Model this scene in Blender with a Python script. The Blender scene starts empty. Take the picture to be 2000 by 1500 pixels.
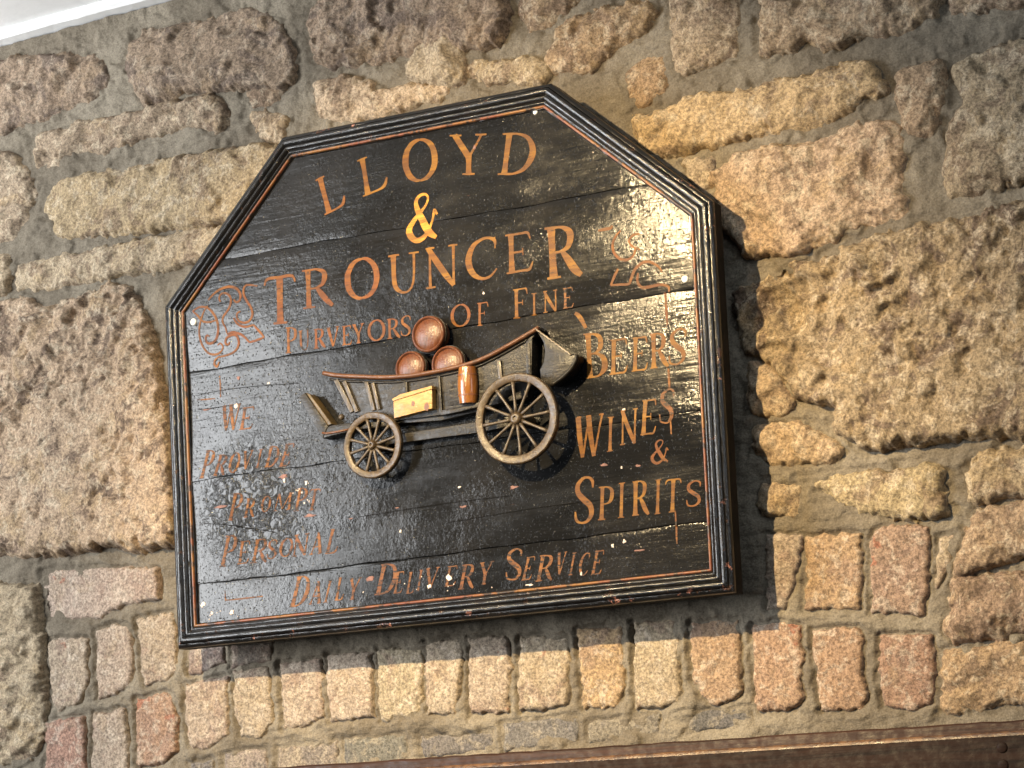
import bpy, bmesh, math, random
import numpy as np
from mathutils import Vector, Matrix

# ------------------------------------------------------------------ camera, light, exposure
W = 0.82                                   # width of the sign in metres; sign frame: s right, t up, n out of the wall
FPX = 4000.0                               # focal length in photograph pixels (2000 wide)
RC = np.array([[0.8856015884302392, -0.05609751828885615, -0.4610454370359485],
               [0.1363611206421069, 0.9803352319091454, 0.14264809096118664],
               [0.4439768815457243, -0.18919804840291998, 0.8758359590319755]])
CC = np.array([1.561236493687299, -0.2441728089404941, 2.7705381913226095]) * W

scene = bpy.context.scene
COL = scene.collection

def wpt(s, t, n):
    return Vector((s, -n, t))

cam_data = bpy.data.cameras.new('camera')
cam = bpy.data.objects.new('camera', cam_data)
COL.objects.link(cam)
cam_data.sensor_width = 36.0
cam_data.lens = FPX / 2000.0 * 36.0
cam_data.clip_start = 0.05
cam_data.clip_end = 100.0
ax = [wpt(*RC[i]) for i in range(3)]
cam.matrix_world = Matrix(((ax[0].x, ax[1].x, ax[2].x, 0), (ax[0].y, ax[1].y, ax[2].y, 0),
                           (ax[0].z, ax[1].z, ax[2].z, 0), (0, 0, 0, 1)))
cam.location = wpt(*CC)
scene.camera = cam

world = bpy.data.worlds.new('World')
scene.world = world
world.use_nodes = True
bgn = world.node_tree.nodes['Background']
bgn.inputs[0].default_value = (0.92, 0.96, 1.0, 1)
bgn.inputs[1].default_value = 0.045

def aim(o, target):
    d = Vector(target) - o.location
    o.rotation_euler = d.to_track_quat('-Z', 'Y').to_euler()

def lamp(name, kind, loc, target, energy, color, **kw):
    l = bpy.data.lights.new(name, kind)
    o = bpy.data.objects.new(name, l)
    COL.objects.link(o)
    o.location = loc
    aim(o, target)
    l.energy = energy
    l.color = color
    for k, v in kw.items():
        setattr(l, k, v)
    return o

# warm ceiling spotlight, upper left in front of the sign: casts the hard shadow
lamp('ceiling_spotlight', 'SPOT', wpt(-0.13 * W, 1.10 * W, 1.84 * W), wpt(0.11, 0.15, 0), 300, (1.0, 0.75, 0.41),
     spot_size=math.radians(52), spot_blend=0.9, shadow_soft_size=0.014)
# daylight from a window on the left of the room and a smaller one on the right
lamp('window_light_left', 'AREA', wpt(-1.85, 0.40, 1.75), wpt(-0.55, 0.22, 0), 86, (0.95, 0.975, 1.0), shape='RECTANGLE', size=0.9, size_y=1.2)
lamp('window_light_right', 'AREA', wpt(2.6, 0.70, 1.9), wpt(0.4, 0.3, 0), 9, (0.80, 0.90, 1.0), shape='RECTANGLE', size=0.45, size_y=0.9)
lamp('ceiling_panel_light', 'AREA', wpt(0.6, 0.95, 0.80), wpt(0.6, 0.0, 0.80), 3.2, (0.80, 0.90, 1.0), shape='RECTANGLE', size=0.7, size_y=0.22)
lamp('wall_uplight', 'AREA', wpt(-1.35, 0.55, 0.35), wpt(-0.75, 0.97, 0.05), 0.9, (0.95, 0.98, 1.0), shape='RECTANGLE', size=0.3, size_y=0.15, spread=math.radians(75))  # unseen fill light, added only to brighten the white ceiling corner

vs = scene.view_settings
vs.view_transform = 'Standard'
vs.look = 'None'
vs.exposure = 0.0
vs.gamma = 1.0
scene.render.engine = 'CYCLES'
scene.render.resolution_x = 1024
scene.render.resolution_y = 768

# ------------------------------------------------------------------ helpers
rng = np.random.default_rng(7)
random.seed(7)

def unp(x, y, n=0.0):
    """photograph pixel -> (s, t) in metres on the plane at height n"""
    d = RC.T @ np.array([(x - 1000) / FPX, -(y - 750) / FPX, -1.0])
    k = (n - CC[2]) / d[2]
    p = CC + k * d
    return float(p[0]), float(p[1])

def tag(o, label=None, cat=None, group=None, kind=None):
    if label: o['label'] = label
    if cat: o['category'] = cat
    if group: o['group'] = group
    if kind: o['kind'] = kind
    return o

def link(name, me, mats, parent=None):
    o = bpy.data.objects.new(name, me)
    COL.objects.link(o)
    if mats is not None:
        for m in (mats if isinstance(mats, (list, tuple)) else [mats]):
            me.materials.append(m)
    if parent is not None:
        o.parent = parent
    return o

def empty(name, parent=None):
    o = bpy.data.objects.new(name, None)
    COL.objects.link(o)
    o.empty_display_size = 0.05
    if parent is not None:
        o.parent = parent
    return o

def mesh_np(name, verts, quads, smooth=True):
    me = bpy.data.meshes.new(name)
    nv, nq = len(verts), len(quads)
    me.vertices.add(nv)
    me.vertices.foreach_set('co', np.ascontiguousarray(verts, dtype=np.float32).ravel())
    me.loops.add(nq * 4)
    me.loops.foreach_set('vertex_index', np.ascontiguousarray(quads, dtype=np.int32).ravel())
    me.polygons.add(nq)
    me.polygons.foreach_set('loop_start', np.arange(0, nq * 4, 4, dtype=np.int32))
    me.polygons.foreach_set('loop_total', np.full(nq, 4, dtype=np.int32))
    me.polygons.foreach_set('use_smooth', np.full(nq, smooth, dtype=bool))
    me.update(calc_edges=True)
    me.validate()
    return me

def bm_mesh(name, bm, smooth=False):
    bmesh.ops.recalc_face_normals(bm, faces=bm.faces[:])
    me = bpy.data.meshes.new(name)
    bm.to_mesh(me)
    bm.free()
    if smooth:
        me.polygons.foreach_set('use_smooth', np.full(len(me.polygons), True, dtype=bool))
    return me

def smooth_by_angle(me, deg=35):
    me.polygons.foreach_set('use_smooth', np.full(len(me.polygons), True, dtype=bool))
    bm = bmesh.new(); bm.from_mesh(me)
    lim = math.radians(deg)
    for e in bm.edges:
        e.smooth = not (len(e.link_faces) == 2 and e.calc_face_angle(0) > lim)
    bm.to_mesh(me); bm.free()
    return me

def catmull(pts, per=8, closed=False):
    pts = [np.array(p, float) for p in pts]
    n = len(pts)
    out = []
    rngi = range(n if closed else n - 1)
    for i in rngi:
        if closed:
            p0, p1, p2, p3 = pts[(i - 1) % n], pts[i], pts[(i + 1) % n], pts[(i + 2) % n]
        else:
            p1, p2 = pts[i], pts[i + 1]
            p0 = pts[i - 1] if i > 0 else 2 * p1 - p2
            p3 = pts[i + 2] if i + 2 < n else 2 * p2 - p1
        for k in range(per):
            u = k / per
            out.append(0.5 * (2 * p1 + (p2 - p0) * u + (2 * p0 - 5 * p1 + 4 * p2 - p3) * u * u + (3 * p1 - p0 - 3 * p2 + p3) * u ** 3))
    if not closed:
        out.append(pts[-1])
    return out

# ------------------------------------------------------------------ materials
class NT:
    def __init__(self, name):
        self.m = bpy.data.materials.new(name)
        self.m.use_nodes = True
        self.t = self.m.node_tree
        self.b = self.t.nodes['Principled BSDF']
        self.tc = self.t.nodes.new('ShaderNodeTexCoord')
    def n(self, typ, **kw):
        nd = self.t.nodes.new(typ)
        for k, v in kw.items():
            setattr(nd, k, v)
        return nd
    def l(self, a, b):
        self.t.links.new(a, b)
    def mapping(self, scale=(1, 1, 1), rot=(0, 0, 0), loc=(0, 0, 0)):
        m = self.n('ShaderNodeMapping')
        m.inputs['Scale'].default_value = scale
        m.inputs['Rotation'].default_value = rot
        m.inputs['Location'].default_value = loc
        self.l(self.tc.outputs['Object'], m.inputs['Vector'])
        return m.outputs['Vector']
    def noise(self, scale, detail=4, rough=0.55, vec=None, dist=0.0):
        nd = self.n('ShaderNodeTexNoise')
        nd.inputs['Scale'].default_value = scale
        nd.inputs['Detail'].default_value = detail
        nd.inputs['Roughness'].default_value = rough
        nd.inputs['Distortion'].default_value = dist
        self.l(vec if vec is not None else self.tc.outputs['Object'], nd.inputs['Vector'])
        return nd.outputs['Fac']
    def ramp(self, fac, lo, hi, a=0.0, b=1.0):
        nd = self.n('ShaderNodeMapRange')
        nd.interpolation_type = 'SMOOTHSTEP'
        nd.inputs['From Min'].default_value = lo
        nd.inputs['From Max'].default_value = hi
        nd.inputs['To Min'].default_value = a
        nd.inputs['To Max'].default_value = b
        self.l(fac, nd.inputs['Value'])
        return nd.outputs['Result']
    def mix(self, fac, a, b, mode='MIX'):
        nd = self.n('ShaderNodeMix', data_type='RGBA', blend_type=mode)
        self._in(fac, nd.inputs[0]); self._in(a, nd.inputs[6]); self._in(b, nd.inputs[7])
        return nd.outputs[2]
    def math(self, op, a, b=0.0):
        nd = self.n('ShaderNodeMath', operation=op)
        self._in(a, nd.inputs[0]); self._in(b, nd.inputs[1])
        return nd.outputs[0]
    def _in(self, v, sock):
        if isinstance(v, (int, float)):
            sock.default_value = v
        elif isinstance(v, (tuple, list)):
            sock.default_value = (v[0], v[1], v[2], 1)
        else:
            self.l(v, sock)
    def bump(self, height, strength, dist, prev=None):
        nd = self.n('ShaderNodeBump')
        nd.inputs['Strength'].default_value = strength
        nd.inputs['Distance'].default_value = dist
        self._in(height, nd.inputs['Height'])
        if prev is not None:
            self.l(prev, nd.inputs['Normal'])
        return nd.outputs['Normal']
    def out(self, color=None, rough=None, normal=None, spec=None, coat=None):
        if color is not None: self._in(color, self.b.inputs['Base Color'])
        if rough is not None: self._in(rough, self.b.inputs['Roughness'])
        if normal is not None: self.l(normal, self.b.inputs['Normal'])
        if spec is not None: self._in(spec, self.b.inputs['Specular IOR Level'])
        if coat is not None: self._in(coat, self.b.inputs['Coat Weight'])
        return self.m

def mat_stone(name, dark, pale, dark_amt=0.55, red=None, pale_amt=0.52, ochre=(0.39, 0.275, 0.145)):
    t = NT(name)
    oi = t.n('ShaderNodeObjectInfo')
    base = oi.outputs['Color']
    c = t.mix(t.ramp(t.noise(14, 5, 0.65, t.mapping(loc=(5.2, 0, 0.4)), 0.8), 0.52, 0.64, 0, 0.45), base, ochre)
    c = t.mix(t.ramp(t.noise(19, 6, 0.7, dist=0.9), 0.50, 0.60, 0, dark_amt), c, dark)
    c = t.mix(t.ramp(t.noise(52, 6, 0.72, t.mapping(loc=(1.3, 0, 6.1)), 0.5), 0.51, 0.60, 0, pale_amt), c, pale)
    c = t.mix(t.ramp(t.noise(85, 5, 0.7, t.mapping(loc=(8.3, 0, 3.1)), 0.5), 0.58, 0.66, 0, 0.6 * dark_amt), c, dark)
    if red is not None:
        c = t.mix(t.ramp(t.noise(21, 4, 0.6, t.mapping(loc=(3.1, 0, 1.7))), 0.665, 0.71, 0, 0.7), c, red)
    c = t.mix(t.ramp(t.noise(120, 4, 0.7, t.mapping(loc=(0.7, 0, 2.2))), 0.56, 0.74, 0, 0.4), c, dark)
    v = t.ramp(t.noise(270, 5, 0.8), 0.34, 0.66, 0.50, 1.48)
    c = t.mix(1.0, c, t.n_rgb(v), 'MULTIPLY')
    nb = t.bump(t.noise(120, 6, 0.75), 0.7, 0.0030)
    nb = t.bump(t.noise(300, 5, 0.75), 0.9, 0.0028, nb)
    return t.out(c, 0.92, nb, 0.25)

def _n_rgb(self, v):
    nd = self.n('ShaderNodeCombineColor')
    for i in range(3):
        self.l(v, nd.inputs[i])
    return nd.outputs[0]
NT.n_rgb = _n_rgb

M = {}
M['stone'] = mat_stone('sandstone', (0.180, 0.124, 0.086), (0.57, 0.475, 0.345), 0.66)
M['stone_rough'] = mat_stone('rough_boulder_stone', (0.140, 0.098, 0.072), (0.60, 0.50, 0.365), 0.85)
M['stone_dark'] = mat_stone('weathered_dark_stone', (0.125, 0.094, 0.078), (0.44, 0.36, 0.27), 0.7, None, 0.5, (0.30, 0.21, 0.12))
M['brick'] = mat_stone('old_brick', (0.27, 0.185, 0.145), (0.56, 0.475, 0.38), 0.5, (0.34, 0.13, 0.08), 0.5, (0.37, 0.28, 0.185))
M['brick_grey'] = mat_stone('blue_grey_brick', (0.15, 0.14, 0.14), (0.42, 0.36, 0.27), 0.5, None, 0.45, (0.28, 0.24, 0.19))

t = NT('lime_mortar')
c = t.mix(t.ramp(t.noise(9, 5, 0.6), 0.4, 0.65), (0.178, 0.150, 0.112), (0.262, 0.226, 0.172))
c = t.mix(t.ramp(t.noise(60, 5, 0.6), 0.52, 0.72, 0, 0.5), c, (0.15, 0.125, 0.095))
c = t.mix(1.0, c, t.n_rgb(t.ramp(t.noise(420, 4, 0.75), 0.3, 0.7, 0.70, 1.26)), 'MULTIPLY')
nb = t.bump(t.noise(70, 5, 0.6, t.mapping((0.6, 1, 1.6))), 0.6, 0.006)
nb = t.bump(t.noise(330, 4, 0.75), 0.8, 0.0026, nb)
M['mortar'] = t.out(c, 0.93, nb, 0.2)

PN0 = -0.0115
def board_bump(t, strength=1.0):
    gv = t.mapping((9, 1, 130))
    grain = t.noise(1.0, 5, 0.6, gv, 0.3)
    gr2 = t.noise(1.0, 3, 0.6, t.mapping((4, 1, 42), loc=(2.2, 0, 5.1)), 0.5)
    nb = t.bump(gr2, 0.5 * strength, 0.0012)
    nb = t.bump(grain, 0.5 * strength, 0.0008, nb)
    nb = t.bump(t.math('MULTIPLY', t.noise(120, 4, 0.7), t.ramp(t.noise(8, 3), 0.35, 0.65, 0.25, 1.25)), 0.5 * strength, 0.0011, nb)
    bp = unp(500, 985, PN0)
    vd = t.n('ShaderNodeVectorMath', operation='DISTANCE')
    t.l(t.tc.outputs['Object'], vd.inputs[0])
    vd.inputs[1].default_value = (bp[0], 0.0115, bp[1])
    blis = t.math('MULTIPLY', t.ramp(vd.outputs['Value'], 0.13, 0.03), t.ramp(t.noise(75, 4, 0.7, dist=1.0), 0.42, 0.62))
    nb = t.bump(blis, 0.5, 0.0012, nb)
    nb = t.bump(t.ramp(t.noise(330, 2, 0.5), 0.62, 0.75), 0.5 * strength, 0.0012, nb)
    return nb, grain

t = NT('black_varnished_board')
nb, grain = board_bump(t)
c = t.mix(t.ramp(t.noise(7, 4, 0.6), 0.4, 0.7), (0.0075, 0.0076, 0.0080), (0.0135, 0.0128, 0.0125))
worn = t.ramp(t.noise(1.0, 6, 0.7, t.mapping((30, 1, 160), loc=(1, 0, 3))), 0.69, 0.75, 0, 0.55)
c = t.mix(worn, c, (0.16, 0.075, 0.05))
r = t.ramp(t.noise(13, 6, 0.7, t.mapping((0.5, 1, 1.4))), 0.38, 0.68, 0.11, 0.23)
M['board'] = t.out(c, r, nb, 0.27)

def mat_letter(name, ca, cb, wear=0.60):
    t = NT(name)
    nb, grain = board_bump(t, 0.75)
    c = t.mix(t.ramp(t.noise(34, 4, 0.6), 0.38, 0.62), ca, cb)
    c = t.mix(t.ramp(grain, 0.38, 0.62, 0.0, 0.7), c, (0.075, 0.028, 0.010))
    c = t.mix(t.ramp(t.noise(1.0, 6, 0.75, t.mapping((70, 1, 240), loc=(4, 0, 1))), wear - 0.05, wear + 0.05), c, (0.020, 0.015, 0.012))
    return t.out(c, 0.48, nb, 0.18)
M['letter'] = mat_letter('amber_sign_paint', (0.165, 0.064, 0.009), (0.215, 0.098, 0.012), 0.62)
M['letter_red'] = mat_letter('orange_sign_paint', (0.155, 0.048, 0.011), (0.20, 0.075, 0.012), 0.60)
M['letter_worn'] = mat_letter('worn_sign_paint', (0.165, 0.060, 0.018), (0.225, 0.092, 0.022), 0.53)
M['letter_gold'] = mat_letter('gold_sign_paint', (0.52, 0.27, 0.035), (0.42, 0.17, 0.022), 0.66)

t = NT('black_frame_paint')
att = t.n('ShaderNodeAttribute', attribute_name='prof')
along = t.n('ShaderNodeAttribute', attribute_name='along')
cv = t.n('ShaderNodeCombineXYZ')
t.l(t.math('MULTIPLY', along.outputs['Fac'], 2.5), cv.inputs[0])
t.l(t.math('MULTIPLY', att.outputs['Fac'], 42.0), cv.inputs[1])
reed = t.noise(1.0, 4, 0.65, cv.outputs[0])
nb = t.bump(reed, 0.5, 0.0009)
nb = t.bump(t.noise(200, 3, 0.6), 0.3, 0.0008, nb)
c = t.mix(t.ramp(t.noise(18, 4, 0.6), 0.4, 0.7), (0.007, 0.0068, 0.0070), (0.015, 0.013, 0.012))
edge = t.ramp(att.outputs['Fac'], 0.34, 0.20)
rub = t.math('MULTIPLY', t.ramp(t.noise(34, 5, 0.7), 0.60, 0.66), edge)
c = t.mix(rub, c, (0.34, 0.15, 0.11))
rub2 = t.ramp(t.noise(52, 5, 0.7, t.mapping(loc=(4, 1, 2))), 0.60, 0.68, 0, 0.55)
c = t.mix(rub2, c, (0.105, 0.052, 0.03))
M['frame'] = t.out(c, t.ramp(t.noise(60, 3, 0.6), 0.3, 0.7, 0.12, 0.24), nb, 0.6)

t = NT('orange_bead_paint')
c = t.mix(t.ramp(t.noise(16, 4, 0.6), 0.42, 0.62), (0.165, 0.050, 0.022), (0.215, 0.095, 0.022))
c = t.mix(t.ramp(t.noise(45, 5, 0.7), 0.50, 0.58), c, (0.03, 0.018, 0.013))
M['bead'] = t.out(c, 0.35, t.bump(t.noise(200, 3, 0.6), 0.4, 0.002), 0.5)

def mat_wood(name, ca, cb, rough=0.4, scale=(20, 60, 20), spec=0.5, coat=0.0, dirt=(0.03, 0.02, 0.012), dirt_amt=0.7):
    t = NT(name)
    g = t.noise(1.0, 5, 0.65, t.mapping(scale), 0.8)
    c = t.mix(t.ramp(g, 0.35, 0.65), ca, cb)
    c = t.mix(t.ramp(t.noise(70, 5, 0.65), 0.52, 0.70, 0, dirt_amt), c, dirt)
    nb = t.bump(g, 0.35, 0.002)
    nb = t.bump(t.noise(260, 3, 0.6), 0.35, 0.0013, nb)
    return t.out(c, t.ramp(t.noise(90, 3), 0.3, 0.7, rough * 0.75, rough * 1.3), nb, spec, coat)
M['wheel'] = mat_wood('bronzed_wheel_wood', (0.048, 0.031, 0.016), (0.082, 0.053, 0.025), 0.36, (120, 60, 120))
M['spoke'] = mat_wood('spoke_wood', (0.052, 0.038, 0.025), (0.09, 0.066, 0.042), 0.4, (90, 60, 90))
M['rail'] = mat_wood('red_brown_rail', (0.095, 0.038, 0.018), (0.135, 0.062, 0.03), 0.33, (30, 60, 200))
M['panel'] = mat_wood('dark_wagon_panel', (0.011, 0.0095, 0.0075), (0.021, 0.017, 0.0125), 0.34, (30, 60, 200), spec=0.3, dirt=(0.04, 0.03, 0.02), dirt_amt=0.4)
M['post'] = mat_wood('wagon_post', (0.04, 0.03, 0.018), (0.085, 0.06, 0.033), 0.36, (200, 60, 25))
M['mustard'] = mat_wood('mustard_edge', (0.05, 0.034, 0.012), (0.09, 0.055, 0.016), 0.45, (200, 60, 25))
M['keg'] = mat_wood('red_brown_keg', (0.085, 0.028, 0.013), (0.125, 0.044, 0.018), 0.34, (160, 60, 30), dirt_amt=0.45)
M['keg_amber'] = mat_wood('amber_keg', (0.24, 0.092, 0.018), (0.16, 0.055, 0.012), 0.2, (180, 60, 20), coat=0.6, dirt_amt=0.25)
M['crate'] = mat_wood('golden_pine', (0.42, 0.255, 0.075), (0.33, 0.17, 0.042), 0.4, (60, 30, 260), dirt=(0.30, 0.11, 0.03), dirt_amt=0.5)
M['crate_knot'] = mat_wood('crate_knot_wood', (0.10, 0.035, 0.015), (0.20, 0.07, 0.025), 0.4)
M['oak'] = mat_wood('dark_oak', (0.013, 0.008, 0.006), (0.030, 0.016, 0.011), 0.6, (5, 40, 120), spec=0.12, dirt=(0.022, 0.014, 0.011), dirt_amt=0.6)
M['oak_red'] = mat_wood('red_oak_strip', (0.024, 0.010, 0.006), (0.046, 0.018, 0.010), 0.5, (5, 40, 160), spec=0.25, dirt=(0.035, 0.018, 0.012), dirt_amt=0.5)
M['oak_edge'] = mat_wood('worn_oak_edge', (0.16, 0.08, 0.035), (0.045, 0.02, 0.012), 0.35, (60, 40, 160), dirt=(0.05, 0.025, 0.015), dirt_amt=0.8)
M['cord'] = mat_wood('twisted_wire', (0.28, 0.23, 0.16), (0.16, 0.12, 0.08), 0.35)
t = NT('white_plaster')
M['white'] = t.out(t.mix(t.ramp(t.noise(30, 3), 0.4, 0.7), (0.86, 0.86, 0.85), (0.80, 0.80, 0.79)), 0.6, t.bump(t.noise(120, 3), 0.15, 0.002), 0.3)
t = NT('chipped_white_gesso')
M['chip'] = t.out(t.mix(t.ramp(t.noise(300, 3), 0.4, 0.7), (0.72, 0.64, 0.56), (0.60, 0.46, 0.40)), 0.7, t.bump(t.noise(400, 3), 0.4, 0.001))
t = NT('bare_pink_wood')
M['chip_pink'] = t.out(t.mix(t.ramp(t.noise(200, 4), 0.4, 0.65), (0.20, 0.09, 0.066), (0.11, 0.045, 0.034)), 0.6, t.bump(t.noise(400, 3), 0.4, 0.001))
t = NT('painted_screw')
M['screw'] = t.out((0.78, 0.77, 0.72), 0.3, t.bump(t.noise(500, 2), 0.2, 0.0005))

# ------------------------------------------------------------------ the wall: mortar bed and separate stones
NW = -0.083                                # height of the mortar plane
DX = 0.002
X0, X1, Z0, Z1 = -0.98, 0.98, -0.27, 0.9645
NX, NZ = int(round((X1 - X0) / DX)) + 1, int(round((Z1 - Z0) / DX)) + 1
gx = X0 + DX * np.arange(NX)
gz = Z0 + DX * np.arange(NZ)

def fnoise(lam, beta=3.0, seed=0, ax=1.0, az=1.0, ridge=False):
    r = np.random.default_rng(seed)
    wn = r.standard_normal((NZ, NX))
    kx = np.fft.rfftfreq(NX, DX) * ax
    kz = np.fft.fftfreq(NZ, DX) * az
    k2 = kx[None, :] ** 2 + kz[:, None] ** 2
    f = np.fft.irfft2(np.fft.rfft2(wn) * (1 + k2 * lam * lam) ** (-beta / 2), s=(NZ, NX))
    f = (f - f.mean()) / f.std()
    if ridge:
        f = 0.8 - np.abs(f) * 1.2
    return f

N_big = fnoise(0.09, 4, 1)
N_mid = fnoise(0.035, 3.2, 2)
N_fine = fnoise(0.010, 2.6, 3)
N_rid = fnoise(0.028, 3.0, 4, 1.0, 1.5, True)
N_edge = fnoise(0.016, 3.0, 5)
N_edge2 = fnoise(0.05, 4, 6)
def chisel(lam, ang, stretch, seed, beta=3.0):
    r = np.random.default_rng(seed)
    kx = np.fft.rfftfreq(NX, DX)[None, :]; kz = np.fft.fftfreq(NZ, DX)[:, None]
    ca, sa = math.cos(ang), math.sin(ang)
    ka, kb = kx * ca + kz * sa, -kx * sa + kz * ca
    k2 = (ka * stretch) ** 2 + kb ** 2
    f = np.fft.irfft2(np.fft.rfft2(r.standard_normal((NZ, NX))) * (1 + k2 * lam * lam) ** (-beta / 2), s=(NZ, NX))
    return (f - f.mean()) / f.std()
N_ch1 = chisel(0.010, math.radians(62), 3.0, 41, 2.6)
N_ch3 = chisel(0.032, math.radians(58), 2.6, 43, 3.2)
N_ch2 = chisel(0.012, math.radians(18), 3.5, 42, 2.6)
N_streak = fnoise(0.02, 3.0, 8, 2.2, 0.7)

def facets(cell, tilt, seed, az=1.0):
    """broken-rock facets: every cell a plane of its own slope"""
    r = np.random.default_rng(seed)
    GXX, GZZ = np.meshgrid((gx - X0) / cell, (gz - Z0) / cell * az)
    wob = 0.35
    GXX = GXX + wob * N_edge * 0.3; GZZ = GZZ + wob * N_edge2 * 0.3
    cxn, czn = int(GXX.max()) + 4, int(GZZ.max()) + 4
    jx, jz = r.random((czn, cxn)), r.random((czn, cxn))
    tx, tz, hh = r.normal(0, tilt, (czn, cxn)), r.normal(0, tilt, (czn, cxn)), r.normal(0, 0.35 * tilt, (czn, cxn))
    ix, iz = np.floor(GXX).astype(int) + 1, np.floor(GZZ).astype(int) + 1
    best = np.full(GXX.shape, 1e9); H = np.zeros(GXX.shape)
    for a in (-1, 0, 1):
        for b in (-1, 0, 1):
            qx, qz = np.clip(ix + a, 0, cxn - 1), np.clip(iz + b, 0, czn - 1)
            dx_, dz_ = GXX + 1 - (qx + jx[qz, qx]), GZZ + 1 - (qz + jz[qz, qx])
            d_ = dx_ * dx_ + dz_ * dz_
            h_ = (hh[qz, qx] + tx[qz, qx] * dx_ + tz[qz, qx] * dz_) * cell
            m_ = d_ < best
            best = np.where(m_, d_, best); H = np.where(m_, h_, H)
    return H
F_big = facets(0.034, 0.42, 31, 1.25)
F_small = facets(0.0105, 0.50, 32, 1.1)
def blur(a, k):
    for _ in range(k):
        a = (2 * a + np.roll(a, 1, 0) + np.roll(a, -1, 0) + np.roll(a, 1, 1) + np.roll(a, -1, 1)) / 6
    return a
F_big = blur(np.maximum(F_big, -0.0042), 3); F_small = blur(np.maximum(F_small, -0.0016), 1)

def sdf_poly(px, pz, poly):
    """signed distance, positive inside"""
    d2 = np.full(px.shape, 1e9)
    inside = np.zeros(px.shape, bool)
    n = len(poly)
    for i in range(n):
        ax_, az_ = poly[i]; bx, bz = poly[(i + 1) % n]
        ex, ez = bx - ax_, bz - az_
        wx, wz = px - ax_, pz - az_
        h = np.clip((wx * ex + wz * ez) / (ex * ex + ez * ez + 1e-12), 0, 1)
        d2 = np.minimum(d2, (wx - ex * h) ** 2 + (wz - ez * h) ** 2)
        if abs(ez) > 1e-12:
            cond = (az_ > pz) != (bz > pz)
            inside ^= cond & (px < ex * (pz - az_) / ez + ax_)
    return np.where(inside, 1, -1) * np.sqrt(d2)

TAN, PALE, BROWN, DARK, GREY = (0.44, 0.335, 0.230), (0.46, 0.37, 0.265), (0.34, 0.25, 0.18), (0.30, 0.23, 0.165), (0.38, 0.30, 0.215)
PINK, BUFF, GREYB = (0.43, 0.35, 0.285), (0.43, 0.36, 0.28), (0.215, 0.20, 0.195)
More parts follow.
